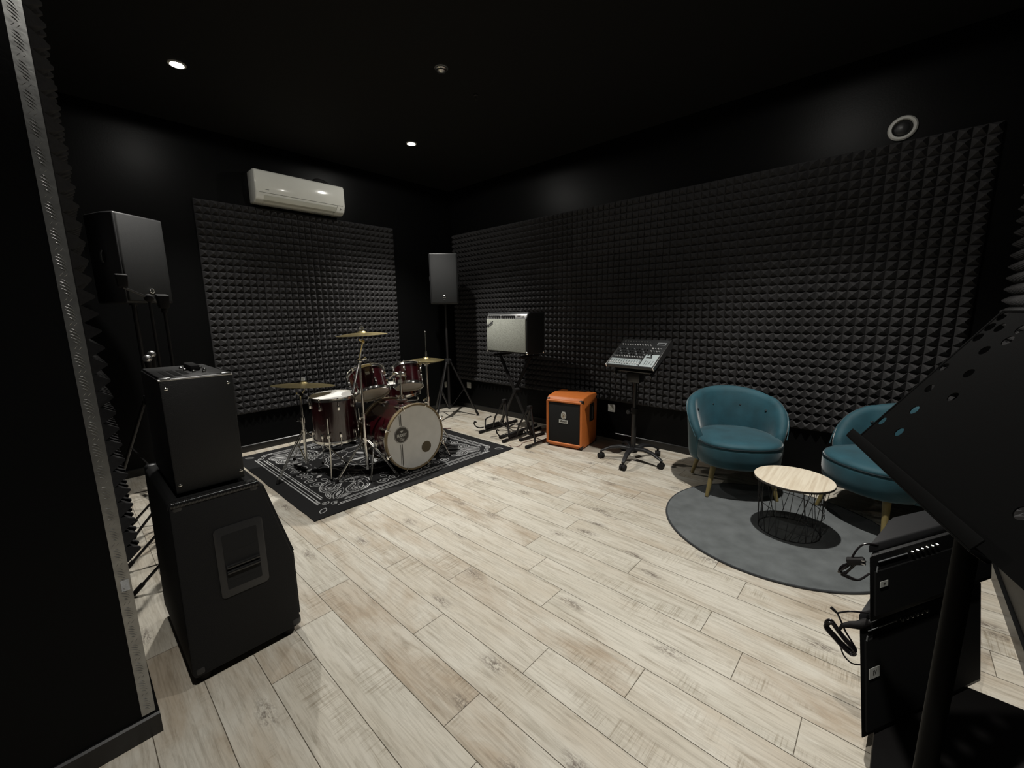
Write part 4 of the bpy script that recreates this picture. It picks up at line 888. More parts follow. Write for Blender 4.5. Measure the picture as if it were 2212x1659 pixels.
for x, y, sx, sy, m in ((0.125, -0.105+0.0, 0.0035, 0.05, 'rubber'), (0.145, -0.105, 0.0035, 0.05, 'rubber'), (0.165, -0.105, 0.0035, 0.05, 'rubber'), (0.190, -0.105, 0.0035, 0.05, 'rubber')):
    b = MB(); b.box((x, y-0.02, 0.0028), (sx, sy, 0.001)); b.build('fader_slot', M[m], mx)
for x in (0.115, 0.128, 0.141, 0.154): MB().box((x, -0.060, 0.004), (0.009, 0.013, 0.004)).build('push_button', M['rubber'], mx)
for x, y in ((0.115, -0.028), (0.145, -0.038), (0.145, -0.018)): MB().cyl((x, y, 0.002), (x, y, 0.012), 0.006, n=12).build('knob', M['rubber'], mx)
for i in range(8): put(mkb['knobgrey' if i % 2 else 'knobpale'], 'knob', 0.115+0.024*(i % 4), 0.02+0.035*(i//4), 0.001)
MB().box((0.165, MD_/2-0.060, 0.002), (0.075, 0.035, 0.003)).build('display_plate', M['knobgrey'], mx)
MB().box((0.165, MD_/2-0.060, 0.0038), (0.060, 0.018, 0.001)).build('display', M['mixdark'], mx)

MS = Vector((3.42, 1.655, 0))
ms = thing('rolling_stand', 'black five-castor rolling stand under the mixing desk', 'stand', MS)
pt = Matrix.Translation(-MS) @ frame(mo, wm, dm, nm_)
b = MB(); b.box((0, 0.0, -0.094), (0.36, 0.30, 0.012), pt); b.build('tray', M['metalblack'], ms, bevel=0.003)
for s_ in (-1, 1): MB().box((s_*0.17, -0.02, -0.108), (0.016, 0.32, 0.028), pt).build('tray_arm', M['metalblack'], ms, bevel=0.003)
MB().box((0, 0, 0.775), (0.10, 0.12, 0.09)).build('tilt_bracket', M['metalblack'], ms, bevel=0.01)
MB().cyl((0, 0, 0.10), (0, 0, 0.47), 0.0225, n=20).build('outer_column', M['metalblack'], ms); MB().cyl((0, 0, 0.47), (0, 0, 0.76), 0.0165, n=18).build('inner_column', M['steel' if False else 'metalblack'], ms)
MB().cyl((0, 0, 0.44), (0, 0, 0.49), 0.030, n=20).build('column_collar', M['rubber'], ms)
kn = MB(); kn.cyl((-0.025, 0.01, 0.465), (-0.06, 0.022, 0.465), 0.006, n=8); kn.cyl((-0.058, 0.022, 0.465), (-0.078, 0.028, 0.465), 0.018, n=16); kn.build('clamp_knob', M['plastic'], ms)
MB().cyl((0, 0, 0.085), (0, 0, 0.125), 0.042, 0.030, n=24).build('hub', M['plastic'], ms)
for i in range(5):
    a = R(262)+2*PI*i/5; d = Vector((math.cos(a), math.sin(a), 0)); s_ = Vector((0, 0, 1)).cross(d)
    b = MB(); secs = [(0.02, 0.115, 0.032, 0.030), (0.12, 0.128, 0.028, 0.026), (0.20, 0.115, 0.022, 0.022), (0.27, 0.082, 0.018, 0.018), (0.295, 0.070, 0.016, 0.015)]
    vs = []
    for r_, z, wd_, th_ in secs:
        for q, zz in ((-1, -1), (1, -1), (1, 1), (-1, 1)): vs.append(d*r_+s_*(q*wd_*(0.75 if zz > 0 else 1))+Vector((0, 0, z+zz*th_/2)))
    fs_ = [(3, 2, 1, 0), tuple(range(len(vs)-4, len(vs)))]
    for q in range(len(secs)-1):
        for e in range(4): fs_.append((q*4+e, q*4+(e+1) % 4, q*4+4+(e+1) % 4, q*4+4+e))
    b.add(vs, fs_); lg = b.build('base_arm', M['plastic'], ms, bevel=0.006)
    c_ = d*0.285; ca_ = a+R(40*(i-2)); w_d = Vector((math.cos(ca_), math.sin(ca_), 0))
    b = MB(); b.cyl(c_-w_d*0.024+Vector((0, 0, 0.027)), c_-w_d*0.004+Vector((0, 0, 0.027)), 0.0265, n=20); b.cyl(c_+w_d*0.004+Vector((0, 0, 0.027)), c_+w_d*0.024+Vector((0, 0, 0.027)), 0.0265, n=20); b.cyl(c_-w_d*0.010+Vector((0, 0, 0.030)), c_+w_d*0.010+Vector((0, 0, 0.030)), 0.021, n=16); b.cyl(c_+Vector((0, 0, 0.045)), c_+Vector((0, 0, 0.075)), 0.010, n=12)
    b.build('castor', M['rubber'], lg)
tag(MB().tube([(3.24, 1.79, 0.82), (3.27, 1.75, 0.70), (3.36, 1.70, 0.655), (3.45, 1.62, 0.66), (3.50, 1.50, 0.73), (3.50, 1.46, 0.83)], 0.0028, 8, smooth=6).build('audio_cable', M['cable']), 'thin cable looping under the mixing desk', 'cable')

# ------------------------------------------------------------------ lounge corner: rug, two tub chairs, wire table
rr = thing('round_rug', 'round grey short pile rug under the coffee table', 'rug', (2.90, 0.432, 0))
MB().lathe([(0.636, 0.0005), (0.638, 0.009), (0.630, 0.0115), (0.30, 0.012), (0.0001, 0.012)], 120).build('pile', M['greyrug'], rr)
MB().torus(0.640, 0.0058, 120, 8, Matrix.Translation((0, 0, 0.0062))).build('bound_edge', M['greyrugedge'], rr)

def chair(x, y, rz, label):
    t = thing('tub_chair', label, 'chair', (x, y, 0.0), rz, 'teal velvet tub chairs')
    # seat cushion
    def outline(s_, n=56):
        pts = []
        for i in range(n):
            a = 2*PI*i/n; cs_, sn_ = math.cos(a), math.sin(a)
            e = 2/2.7; px = 0.288*math.copysign(abs(cs_)**e, cs_); py = 0.275*math.copysign(abs(sn_)**e, sn_)
            if py < 0: py *= 1.06+0.06*(1-abs(px)/0.288)
            else: px *= 1-0.16*(py/0.275)
            pts.append((px*s_, (py-0.015)*s_))
        return pts
    b = MB(); rings = [(0.70, 0.238), (0.93, 0.245), (0.985, 0.27), (1.0, 0.32), (1.005, 0.375), (0.995, 0.396), (0.985, 0.400), (0.995, 0.405), (0.975, 0.420), (0.90, 0.433), (0.70, 0.441), (0.35, 0.445)]
    n = 56; vs = []
    for s_, z in rings: vs += [(px, py, z) for px, py in outline(s_, n)]
    fs_ = [(j*n+i, j*n+(i+1) % n, (j+1)*n+(i+1) % n, (j+1)*n+i) for j in range(len(rings)-1) for i in range(n)]+[tuple(range(n-1, -1, -1)), tuple(range((len(rings)-1)*n, len(rings)*n))]
    b.add(vs, fs_); b.build('seat', M['teal'], t, sharp=70)
    MB().tube([(px, py, 0.400) for px, py in outline(0.998)], 0.0042, 6, True).build('piping', M['piping'], t)
    # wrap-around back: grid over angle and profile
    PH = R(118); NA = 48
    def top(ph):
        q = abs(ph)/PH; return 0.748-0.05*(q/0.5)**2 if q < 0.5 else 0.698-0.24*((q-0.5)/0.5)**1.7
    def pos(ph, rad, z): return (rad*1.04*math.sin(ph), 0.005+rad*math.cos(ph)*(1.0 if math.cos(ph) > 0 else 0.78), z)
    b = MB(); vs = []; prof_n = 0
    for i in range(NA+1):
        ph = -PH+2*PH*i/NA; h = top(ph); f = 1-0.30*max(0, (abs(ph)/PH-0.8)/0.2)**2
        tuft = 0.0
        prof = []
        for q in (0.0, 0.15, 0.35, 0.55, 0.75, 0.9):          # inner face going up
            z = 0.30+(h-0.30)*q; r_ = 0.232+0.045*q**1.5-0.012*math.sin(PI*min(1, q*1.1))
            d = 0
            for bp, bz in ((-R(22), 0.60), (R(22), 0.60), (R(64), 0.585), (-R(64), 0.585)):
                d += 0.012*math.exp(-((ph-bp)/0.16)**2-((z-bz)/0.055)**2)
            prof.append((r_+d, z))
        prof += [(0.285, h-0.008), (0.305*1.0, h), (0.325, h-0.010), (0.334, h-0.035)]
        for q in (0.75, 0.5, 0.25, 0.08): z = 0.245+(h-0.245)*q; prof.append((0.300+0.034*q, z))
        prof += [(0.292, 0.242), (0.262, 0.240), (0.236, 0.250)]
        mid = 0.283; prof_n = len(prof)
        for r_, z in prof: vs.append(pos(ph, mid+(r_-mid)*f, z if z < 0.5 else z))
    fs_ = []
    for i in range(NA):
        for j in range(prof_n):
            k_ = (j+1) % prof_n; fs_.append((i*prof_n+j, i*prof_n+k_, (i+1)*prof_n+k_, (i+1)*prof_n+j))
    fs_ += [tuple(range(prof_n)), tuple(range(len(vs)-1, len(vs)-prof_n-1, -1))]
    b.add(vs, fs_); bk = b.build('backrest', M['teal'], t, sharp=80)
    MB().tube([pos(-PH+2*PH*i/NA, 0.334, top(-PH+2*PH*i/NA)-0.03) for i in range(NA+1)], 0.003, 6).build('seam', M['teal'], bk)
    mb = MB(); mb.ball((0, 0, 0), 0.010, 12)
    mbt = mb.mesh('button', M['piping'])
    for bp, bz in ((-R(22), 0.60), (R(22), 0.60), (R(64), 0.585), (-R(64), 0.585)):
        o = bpy.data.objects.new('button', mbt); C.objects.link(o); o.parent = bk; o.location = pos(bp, 0.262, bz)
    for sx in (-1, 1):
        for sy in (-1, 1):
            MB().cyl((sx*0.232, sy*0.232, 0.0135), (sx*0.185, sy*0.185, 0.245), 0.0125, 0.021, n=18).build('leg', M['gold'], t)
    return t
chair(3.36, 0.81, R(-58.5), 'teal velvet tub chair on the left, fully visible beside the table')
chair(3.415, -0.055, R(-131.4), 'teal velvet tub chair at the right, half hidden behind the music stand')

TC = (2.885, 0.358); ZR = 0.012
ct = thing('coffee_table', 'round coffee table with pale wood top and black wire base', 'table', (*TC, ZR))
MB().lathe([(0.0001, 0.322), (0.203, 0.322), (0.206, 0.324), (0.206, 0.336), (0.204, 0.338), (0.0001, 0.338)], 72).build('tabletop', M['oak'], ct)
MB().lathe([(0.2062, 0.323), (0.2072, 0.324), (0.2072, 0.335), (0.2062, 0.336)], 72, caps=False).build('edge_band', M['darkprint'], ct)
b = MB(); RT, RBm = 0.182, 0.160
b.torus(RT, 0.0025, 64, 6, Matrix.Translation((0, 0, 0.317))); b.build('top_ring', M['wiretable'], ct)
b = MB(); b.torus(RBm, 0.0025, 64, 6, Matrix.Translation((0, 0, 0.003))); b.build('bottom_ring', M['wiretable'], ct)
b = MB(); b.torus(RBm+0.012, 0.002, 64, 6, Matrix.Translation((0, 0, 0.16)) @ Matrix.Rotation(R(9), 4, 'X')); b.build('middle_ring', M['wiretable'], ct)
random.seed(4)
for i in range(26):
    a = 2*PI*i/26+random.uniform(-0.06, 0.06); a2 = a+random.choice((-0.42, -0.30, 0.12, 0.36, 0.46, -0.1))
    MB().cyl((RBm*math.cos(a), RBm*math.sin(a), 0.003), (RT*math.cos(a2), RT*math.sin(a2), 0.317), 0.0018, n=6).build('wire', M['wiretable'], ct)

# ------------------------------------------------------------------ left stack: cabinet and small amplifier by the wall end
bc = thing('bass_cabinet', 'large black speaker cabinet with a side handle by the left wall', 'speaker cabinet', (0.16, 1.765, 0))
side = [(0.012, 0.040), (0.366, 0.040), (0.382, 0.062), (0.385, 0.365), (0.295, 0.712), (0.278, 0.725), (0.030, 0.725), (0.015, 0.710), (0.005, 0.062)]
T = frame((0, 0, 0), (1, 0, 0), (0, 0, 1), (0, -1, 0))
MB().prism(side, -0.585, 0.0, T).build('cabinet', M['cabcarpet'], bc, bevel=0.006)
b = MB(); b.hull8([(0.384, 0.03, 0.075), (0.395, 0.03, 0.075), (0.395, 0.555, 0.075), (0.384, 0.555, 0.075), (0.386, 0.03, 0.36), (0.396, 0.03, 0.362), (0.396, 0.555, 0.362), (0.386, 0.555, 0.36)]); b.build('lower_grille', M['grille'], bc)
b = MB(); b.hull8([(0.386, 0.03, 0.370), (0.398, 0.03, 0.370), (0.398, 0.555, 0.370), (0.386, 0.555, 0.370), (0.302, 0.03, 0.69), (0.314, 0.03, 0.693), (0.314, 0.555, 0.693), (0.302, 0.555, 0.69)]); b.build('upper_grille', M['grille'], bc)
# edge rail with fine ribs
b = MB(); vs = []; NX, NR_ = 240, 20
for i in range(NX+1):
    x = 0.020+0.268*i/NX
    for q in range(NR_):
        a = 2*PI*q/NR_; r_ = 0.0150+0.0006*math.sin(2*PI*x/0.0105+a*1.2); vs.append((x, 0.0095+r_*math.cos(a), 0.7165+r_*math.sin(a)))
b.add(vs, [(i*NR_+q, i*NR_+(q+1) % NR_, (i+1)*NR_+(q+1) % NR_, (i+1)*NR_+q) for i in range(NX) for q in range(NR_)]+[tuple(range(NR_)), tuple(range(NX*NR_, (NX+1)*NR_))])
b.build('ribbed_edge_rail', M['glossblack'], bc)
# recessed handle dish on the side facing the room entrance
hx, hz = 0.205, 0.445
hd = MB().prism(rrect(0.162, 0.282, 0.016), 0.0005, 0.0045).build('handle_plate', M['plastic'], bc, bevel=0.0015); hd.matrix_local = frame((hx, 0, hz), (1, 0, 0), (0, 0, 1), (0, -1, 0))
w2, h2 = 0.058, 0.110
b = MB(); b.prism(rrect(2*w2, 2*h2, 0.005), 0.0046, 0.0052); b.build('dish', M['grille'], hd)
b = MB(); b.prism([(-w2*0.97, -h2*0.72), (w2*0.97, -h2*0.72), (w2*0.97, h2*0.46), (w2*0.6, h2*0.36), (-w2*0.6, h2*0.36), (-w2*0.97, h2*0.46)], 0.0054, 0.0058); b.build('dish_opening', M['hole'], hd)
for y_ in (-0.018, -0.040): MB().tube([(-w2*0.95, y_, 0.009), (w2*0.95, y_, 0.009)], 0.0085, 14).build('grip_bar', M['glossblack'], hd)
for x, y in ((0.045, 0.05), (0.345, 0.05), (0.045, 0.53), (0.345, 0.53)): MB().cyl((x, y, 0.0), (x, y, 0.042), 0.024, 0.028, n=18).build('foot', M['rubber'], bc)
b0 = MB(); b0.box((0, 0, 0), (0.045, 0.045, 0.045)); mc = b0.mesh('corner_protector', M['plastic'], 0.014, 3)
for x, z in ((0.030, 0.062), (0.366, 0.062), (0.037, 0.706), (0.272, 0.706)):
    for y in (0.0215, 0.565): o = bpy.data.objects.new('corner_protector', mc); C.objects.link(o); o.parent = bc; o.location = (x, y, z)

sa = thing('small_amplifier', 'black box amplifier standing on the large cabinet', 'amplifier', (0.312, 1.80, 0.742))
AW, AD, AH = 0.212, 0.44, 0.405
MB().box((0, AD/2, AH/2), (AW, AD, AH)).build('cabinet', M['tolex'], sa, bevel=0.006)
b = MB(); b.tube([(-AW/2-0.001, 0.003, AH+0.001), (AW/2+0.001, 0.003, AH+0.001)], 0.0042, 10); b.build('metal_edge', M['steel'], sa)
b = MB(); b.box((0, AD/2, AH+0.0035), (AW-0.012, AD-0.02, 0.007)); b.build('top_panel', M['plastic'], sa, bevel=0.002)
for x, z in ((-AW/2+0.016, AH-0.030), (AW/2-0.016, AH-0.030), (-AW/2+0.014, 0.030), (AW/2-0.012, 0.030)):
    MB().lathe([(0.0055, 0), (0.0055, 0.0015), (0.003, 0.0032), (0.0001, 0.0036)], 14, frame((x, 0, z), (1, 0, 0), (0, 0, 1), (0, -1, 0))).build('screw', M['chrome'], sa)
for i in range(3): MB().box((-0.068+0.026*i, 0.15, AH+0.0076), (0.017, 0.22-0.03*i, 0.0012)).build('vent_slot', M['hole'], sa)
b = MB(); b.hull8([(0.012, 0.17, AH+0.007), (0.045, 0.17, AH+0.007), (0.045, 0.30, AH+0.007), (0.012, 0.30, AH+0.007), (0.012, 0.17, AH+0.028), (0.045, 0.17, AH+0.028), (0.045, 0.30, AH+0.030), (0.012, 0.30, AH+0.030)])
b.build('strap_handle', M['rubber'], sa, bevel=0.006)
for x, y in ((0.0, 0.20), (0.002, 0.29), (0.014, 0.12), (0.055, 0.16), (0.058, 0.25), (0.038, 0.085)): MB().lathe([(0.006, 0), (0.006, 0.006), (0.003, 0.008), (0.0001, 0.008)], 12, Matrix.Translation((x, y, AH+0.007))).build('knob', M['chrome'], sa)
for s_ in (-1, 1): MB().box((s_*(AW/2-0.018), 0.010, AH+0.0035), (0.034, 0.022, 0.010)).build('corner_protector', M['steel'], sa, bevel=0.004)
for x in (-0.075, 0.075):
    for y in (0.03, 0.41): MB().cyl((x, y, -0.014), (x, y, 0.001), 0.012, n=12).build('foot', M['rubber'], sa)

# microphone stands parked between the cabinet and the left wall foam
def mic_stand(x, y, H, ang, label, rl=0.28, clip=True, boom=None, mic=None):
    t = thing('microphone_stand', label, 'microphone stand', (x, y, 0), 0, 'microphone stands by the left wall')
    MB().cyl((0, 0, 0.10), (0, 0, H*0.62), 0.010, n=14).build('lower_tube', M['metalblack'], t); MB().cyl((0, 0, H*0.62), (0, 0, H), 0.007, n=12).build('upper_tube', M['metalblack'], t)
    MB().cyl((0, 0, H*0.60), (0, 0, H*0.66), 0.016, n=14).build('clutch', M['rubber'], t)
    MB().cyl((0, 0, 0.235), (0, 0, 0.30), 0.021, n=14).build('hub', M['rubber'], t)
    for i in range(3):
        a = ang+2*PI*i/3; d = Vector((math.cos(a), math.sin(a), 0))
        lg = MB().cyl(d*0.02+Vector((0, 0, 0.262)), d*rl+Vector((0, 0, 0.018)), 0.0075, n=10).build('leg', M['metalblack'], t)
        MB().cyl(d*(rl-0.035)+Vector((0, 0, 0.052)), d*(rl+0.008)+Vector((0, 0, 0.012)), 0.0115, n=10).build('rubber_foot', M['rubber'], lg)
    top = Vector((0, 0, H))
    if boom: e = top+Vector(boom); MB().tube([top-Vector(boom)*0.35, e], 0.006, 8).build('boom_arm', M['metalblack'], t); MB().ball(top, 0.022, 12).build('swivel', M['rubber'], t); top = e
    else: MB().cyl((0, 0, H-0.02), (0, 0, H+0.03), 0.012, n=12).build('thread_adapter', M['rubber'], t)
    if clip: b = MB(); b.hull8([(top.x-0.018, top.y-0.03, top.z), (top.x+0.018, top.y-0.03, top.z), (top.x+0.018, top.y+0.03, top.z), (top.x-0.018, top.y+0.03, top.z), (top.x-0.024, top.y-0.035, top.z+0.06), (top.x+0.024, top.y-0.035, top.z+0.06), (top.x+0.024, top.y+0.035, top.z+0.07), (top.x-0.024, top.y+0.035, top.z+0.07)]); b.build('microphone_clip', M['rubber'], t, bevel=0.006)
    if mic:
        m0 = MB(); m0.cyl(top+Vector((0, 0, 0.0)), top+Vector((0, 0, 0.10)), 0.012, 0.017, n=14); mm_ = m0.build('microphone_body', M['rubber'], t)
        MB().ball(top+Vector((0, 0, 0.118)), 0.023, 14, sz=1.0).build('grille_ball', M['steel'], mm_)
    return t
mic_stand(0.365, 2.62, 1.40, R(178), 'nearest black microphone stand behind the large cabinet', clip=True)
mic_stand(0.355, 2.95, 1.46, R(186), 'second black microphone stand from the large cabinet', clip=True, boom=(-0.10, -0.05, 0.05))
mic_stand(0.340, 3.25, 1.00, R(192), 'short black microphone stand holding a microphone', rl=0.25, clip=False, mic=True)
mic_stand(0.385, 3.46, 1.01, R(160), 'farthest short microphone stand near the back left speaker', rl=0.25, clip=False, mic=True)

# ------------------------------------------------------------------ right stack: two wedge-shaped speakers stood on end
dR = Vector((math.sin(R(119)), math.cos(R(119)), 0)); nR = Vector((-dR.y*-1, -dR.x, 0)); nR = Vector((dR.y, -dR.x, 0))
if nR.dot(Vector((-1, 0, 0))) < 0: nR = -nR
def wedge(z0, z1, shift, label, lab, W_=0.62):
    A = Vector((1.515, -0.0145, 0))
    H_ = z1-z0; T = frame((A.x, A.y, z0), dR, -nR, (0, 0, 1))     # local x along the face, local y to the rear
    t = thing('stage_monitor', label, 'speaker', Mx=T, group='stacked stage monitors on the right')
    sk = 0.62
    lo = [(0.004, -shift), (W_, -shift), (W_-0.03, 0.12), (0.34, 0.120)]; hi = [(0.0, 0.0), (W_, 0.0), (W_-0.03, 0.12), (0.30, 0.125)]
    b = MB(); vs = [(x, y, 0) for x, y in lo]+[(x, y, H_-0.022) for x, y in hi]; b.hull8(vs); b.build('cabinet', M['tolex'], t, bevel=0.005)
    b = MB(); vs = [(0.012, 0.010, H_-0.021), (W_-0.01, 0.010, H_-0.021), (W_-0.04, 0.10, H_-0.021), (0.285, 0.112, H_-0.021), (0.025, 0.020, H_), (W_-0.01, 0.020, H_), (W_-0.04, 0.10, H_), (0.285, 0.106, H_)]
    b.hull8(vs); b.build('top_ridge', M['plastic'], t, bevel=0.004)
    fz_ = lambda z: -shift*(1-z/(H_-0.022))
    gl = MB(); x0, x1 = 0.022, W_-0.02; gl.hull8([(x0, fz_(0.02)-0.005, 0.02), (x1, fz_(0.02)-0.005, 0.02), (x1, fz_(0.02)+0.004, 0.02), (x0, fz_(0.02)+0.004, 0.02), (x0, fz_(H_-0.07)-0.005, H_-0.07), (x1, fz_(H_-0.07)-0.005, H_-0.07), (x1, fz_(H_-0.07)+0.004, H_-0.07), (x0, fz_(H_-0.07)+0.004, H_-0.07)]); gl.build('grille', M['grille'], t)
    zc = H_-0.042; y0 = fz_(zc)-0.003
    MB().box((0.10, y0, zc), (0.13, 0.003, 0.0028)).build('panel_lettering', M['knobgrey'], t)
    for i in range(6): MB().lathe([(0.0055, 0), (0.0055, 0.006), (0.0001, 0.008)], 10, frame((0.185+0.024*i, y0, zc), (1, 0, 0), (0, 0, 1), (0, -1, 0))).build('knob', M['chrome'], t)
    MB().box((0.026, fz_(H_-0.055)-0.006, H_-0.062), (0.003, 0.003, 0.018)).build('indicator', M['knobgrey'], t)
    zl, lw, lh = lab
    tl = frame((0.052, fz_(zl)-0.0075, zl), Vector((1, 0, 0)), Vector((0, shift*0.9, H_)), Vector((0, -H_, shift*0.9)))
    lb = MB().prism([(-lw/2, -lh/2), (lw/2, -lh/2), (lw/2, lh/2), (-lw/2, lh/2)], 0, 0.0012).build('logo_plate', M['labelwhite'], t); lb.matrix_local = tl
    text_part('logo_letters', 'EV', lh*0.62, M['darkprint'], lb, Matrix.Translation((0, 0, 0.0016)) @ Matrix.Scale(0.7, 4, (1, 0, 0)), ext=0.0002, bold=0.0002)
    return t
wedge(0.436, 0.660, 0.022, 'upper of the two black stacked stage monitors at the right', (0.115, 0.034, 0.018))
wedge(0.052, 0.430, 0.045, 'lower of the two black stacked stage monitors at the right', (0.205, 0.046, 0.034))
sb = thing('low_plinth', 'low black riser under the stacked stage monitors', 'plinth', (1.5, -0.28, 0))
MB().prism([(-0.45, -0.20), (0.48, -0.20), (0.48, 0.10), (0.14, 0.195), (-0.45, 0.208)], 0.0, 0.048).build('riser', M['rubber'], sb, bevel=0.004)

# power leads hanging from the monitors' rear edge
pc = thing('power_lead', 'bundled black power lead with plug hanging beside the upper monitor', 'cable', (1.53, 0.0, 0.55), 0, 'power leads of the stage monitors')
o = Vector((1.53, 0.0, 0.55)); P3 = lambda L_: [Vector(p)-o for p in L_]
MB().tube(P3([(1.575, -0.030, 0.655), (1.55, -0.009, 0.662), (1.54, 0.006, 0.656), (1.53, 0.017, 0.638), (1.525, 0.023, 0.616), (1.522, 0.027, 0.597)]), 0.0028, 8, smooth=4).build('lead', M['cable'], pc)
pl = MB(); pl.box((0, 0, 0), (0.045, 0.022, 0.020), frame(Vector((1.522, 0.014, 0.610))-o, Vector((0, -1, 0.42)), (1, 0, 0), Vector((0, 0.42, 1)))); pl = pl.build('plug', M['rubber'], pc, bevel=0.005)
for dz in (0.004, -0.006): MB().cyl(Vector((1.512, 0.001, 0.618+dz))-o, Vector((1.505, -0.008, 0.622+dz))-o, 0.0022, n=8).build('pin', M['steel'], pl)
random.seed(9)
b = MB()
for i in range(7):
    j = lambda: random.uniform(-0.004, 0.004)
    b.tube(P3([(1.53+j(), 0.016+j(), 0.602+j()), (1.528+j(), 0.036+j(), 0.580+j()), (1.526+j(), 0.048+j(), 0.560+j()), (1.53+j(), 0.040+j(), 0.553), (1.535+j(), 0.026, 0.570+j())]), 0.0026, 6, closed=True, smooth=3)
b.build('coil', M['cable'], pc)
for dz in (0, 0.008): MB().tube(P3([(1.526, 0.044, 0.558-dz), (1.53, 0.020, 0.549-dz*0.6), (1.54, 0.0, 0.545), (1.60, -0.02, 0.543)]), 0.003, 8, smooth=4).build('lead', M['cable'], pc)
pc2 = thing('power_lead', 'neatly coiled black power lead hanging beside the lower monitor', 'cable', (1.50, 0.02, 0.36), 0, 'power leads of the stage monitors')
o = Vector((1.50, 0.02, 0.36)); P3 = lambda L_: [Vector(p)-o for p in L_]
b = MB(); base = [(1.5, 0.064, 0.390), (1.5, 0.052, 0.401), (1.5, 0.036, 0.384), (1.5, 0.014, 0.360), (1.5, -0.014, 0.335), (1.5, -0.006, 0.322), (1.5, 0.017, 0.334), (1.5, 0.038, 0.352), (1.5, 0.062, 0.374)]
for i in range(7):
    s_ = 1-0.07*(i % 4); dx = -0.010+0.0035*i; cy = sum(p[1] for p in base)/9; cz = sum(p[2] for p in base)/9
    b.tube(P3([(p[0]+dx, cy+(p[1]-cy)*s_, cz+(p[2]-cz)*s_+0.001*(i % 3)) for p in base]), 0.0030, 8, closed=True, smooth=4)
b.build('coil', M['cable'], pc2)
pl = MB().tube(P3([(1.5, 0.030, 0.382), (1.5, 0.024, 0.400), (1.505, 0.006, 0.410), (1.52, -0.012, 0.409), (1.55, -0.03, 0.410)]), [0.003, 0.006, 0.010, 0.012, 0.012], 10).build('plug', M['rubber'], pc2)
MB().tube(P3([(1.5, 0.056, 0.446), (1.5, 0.048, 0.441), (1.5, 0.039, 0.434)]), [0.0045, 0.0045, 0.003], 8).build('connector', M['rubber'], pc2)
MB().tube(P3([(1.5, 0.039, 0.434), (1.5, 0.024, 0.404), (1.5, 0.014, 0.384), (1.5, -0.004, 0.358), (1.5, -0.015, 0.340)]), 0.0026, 8, smooth=4).build('lead', M['cable'], pc2)
MB().tube(P3([(1.5, 0.037, 0.437), (1.5, 0.016, 0.453), (1.51, -0.003, 0.456), (1.53, -0.020, 0.450), (1.57, -0.03, 0.43)]), 0.0026, 8, smooth=4).build('lead', M['cable'], pc2)
MB().tube(P3([(1.5, 0.024, 0.335), (1.5, 0.011, 0.304), (1.51, -0.010, 0.282), (1.54, -0.033, 0.270)]), 0.0022, 8, smooth=4).build('lead', M['cable'], pc2)

# ------------------------------------------------------------------ music stand in the right foreground
P1 = Vector((1.17, 0.037, 1.068)); P2 = Vector((0.69, -0.11, 1.068))
xd = (P1-P2).normalized(); hb = Vector((0.293, -0.956, 0)); be = R(55)
ud = (hb*math.cos(be)+Vector((0, 0, 1))*math.sin(be)).normalized(); nd = xd.cross(ud)
if nd.z < 0: nd = -nd
mid = (P1+P2)/2
mst = thing('music_stand', 'black perforated music stand close in the right foreground', 'music stand', (1.03, -0.133, 0))
o = Vector((1.03, -0.133, 0)); TD = Matrix.Translation(-o) @ frame(mid, xd, ud, xd.cross(ud))
sg = 1 if (xd.cross(ud)).dot(nd) > 0 else -1
WD, HD, EXT = (P1-P2).length, 0.34, 0.10
# perforated desk: grid of cells, some with slots
nx, ny = 20, 14
vs, fs_ = [], []
def cellhole(i, j): return (j in (2, 4, 6, 8, 10, 12) and i % 3 == (j//2) % 3 and (i < 5 or i > 14)) or (j >= 11 and i % 3 == 1)
b = MB()
for i in range(nx):
    for j in range(ny):
        x0, x1 = -WD/2-EXT+(WD+EXT)*i/nx, -WD/2-EXT+(WD+EXT)*(i+1)/nx; y0, y1 = HD*j/ny, HD*(j+1)/ny
        if not cellhole(i, j): b.add([(x0, y0, 0), (x1, y0, 0), (x1, y1, 0), (x0, y1, 0)], [(0, 1, 2, 3)])
        else:
            n = 16; cx, cy = (x0+x1)/2, (y0+y1)/2; rx, ry = (x1-x0)*0.40, (y1-y0)*0.40; o_ = []
            sq = []
            for q in range(n):
                a = 2*PI*q/n; c_, s2 = math.cos(a), math.sin(a); m_ = max(abs(c_), abs(s2)); sq.append((cx+(x1-x0)/2*c_/m_, cy+(y1-y0)/2*s2/m_, 0)); o_.append((cx+rx*c_, cy+ry*s2, 0))
            b.add(sq+o_, [(q, (q+1) % n, n+(q+1) % n, n+q) for q in range(n)])
dk = b.build('desk', M['standblack'], mst, flat=True); dk.matrix_local = TD
so = dk.modifiers.new('thickness', 'SOLIDIFY'); so.thickness = 0.0016; so.offset = 0
lip = MB(); lip.box((0, -0.003, sg*0.010), (WD, 0.006, 0.022)); lip.box((0, 0.006, sg*0.021), (WD, 0.018, 0.0025)); lp = lip.build('lip', M['standblack'], mst, bevel=0.001); lp.matrix_local = TD
eb = MB()
for pts in (((-WD/2-EXT, 0, 0), (-WD/2-EXT, HD, 0)), ((WD/2, 0, 0), (WD/2, HD, 0)), ((-WD/2-EXT, HD, 0), (WD/2, HD, 0))): eb.tube(pts, 0.003, 8)
eb = eb.build('rolled_edge', M['standblack'], mst); eb.matrix_local = TD
pv = mid+ud*0.16-nd*0.03-o
MB().tube([(0, 0, 1.02), (pv.x*0.4, pv.y*0.4, 1.12), tuple(pv)], 0.011, 10, smooth=4).build('neck', M['standblack'], mst)
MB().box((0, 0.16, -sg*0.022), (0.10, 0.05, 0.026)).build('desk_bracket', M['rubber'], mst, bevel=0.004).matrix_local = TD
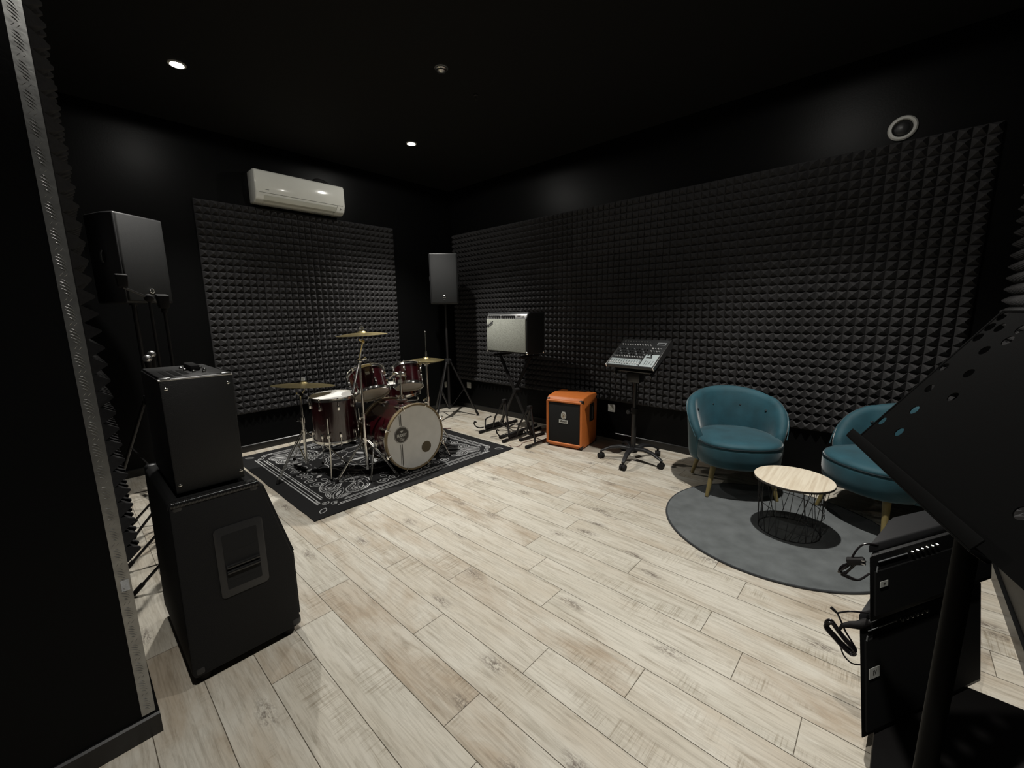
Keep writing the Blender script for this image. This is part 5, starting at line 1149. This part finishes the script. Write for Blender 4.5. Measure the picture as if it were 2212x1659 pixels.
MB().cyl((0, 0, 0.70), (0, 0, 1.03), 0.0125, n=20).build('inner_tube', M['standblack'], mst)
MB().cyl((0, 0, 0.40), (0, 0, 0.98), 0.0165, n=24).build('pole', M['standblack'], mst)
MB().cyl((0, 0, 0.955), (0, 0, 1.0), 0.021, n=20).build('clutch', M['rubber'], mst)
MB().cyl((0, 0, 0.33), (0, 0, 0.42), 0.024, n=20).build('hub', M['rubber'], mst)
kb_ = MB(); kb_.cyl((-0.01, 0.02, 0.385), (-0.03, 0.055, 0.385), 0.007, n=10); kb_.cyl((-0.028, 0.052, 0.385), (-0.036, 0.066, 0.385), 0.022, 0.018, n=14); kb_.build('hub_knob', M['rubber'], mst)
for i, a in enumerate((R(62), R(182), R(302))):
    d = Vector((math.cos(a), math.sin(a), 0)); s_ = Vector((0, 0, 1)).cross(d)
    v0 = d*0.025+Vector((0, 0, 0.365)); v1 = d*0.28+Vector((0, 0, 0.018)); v = v1-v0
    lg = MB().box((0, 0, 0), (v.length, 0.020, 0.010), frame((v0+v1)/2, v, s_, v.cross(s_))).build('leg', M['standblack'], mst, bevel=0.002)
    MB().box(v1, (0.035, 0.024, 0.028), rz=0).build('rubber_foot', M['rubber'], lg, bevel=0.004)
# small floor cables
tag(MB().tube([(3.02, 3.78, 0.004), (2.99, 3.80, 0.006), (2.94, 3.83, 0.010), (2.90, 3.85, 0.014)], [0.0065, 0.005, 0.003, 0.003], 8, smooth=4).build('audio_cable', M['redcable']), 'dark red cable end sticking out from the drum rug edge', 'cable')
tag(MB().tube([(3.02, 2.84, 0.003), (2.98, 2.76, 0.003), (3.05, 2.72, 0.003), (3.16, 2.76, 0.003), (3.30, 2.74, 0.003)], 0.0022, 8, smooth=6).build('audio_cable', M['redcable']), 'thin brown cable on the floor in front of the guitar stands', 'cable')
tag(MB().tube([(3.08, 3.17, 0.003), (3.2, 3.13, 0.003), (3.42, 3.15, 0.003), (3.6, 3.06, 0.003), (3.75, 2.9, 0.003)], 0.0022, 8, smooth=6).build('audio_cable', M['cable']), 'thin dark cable on the floor under the guitar stands', 'cable')
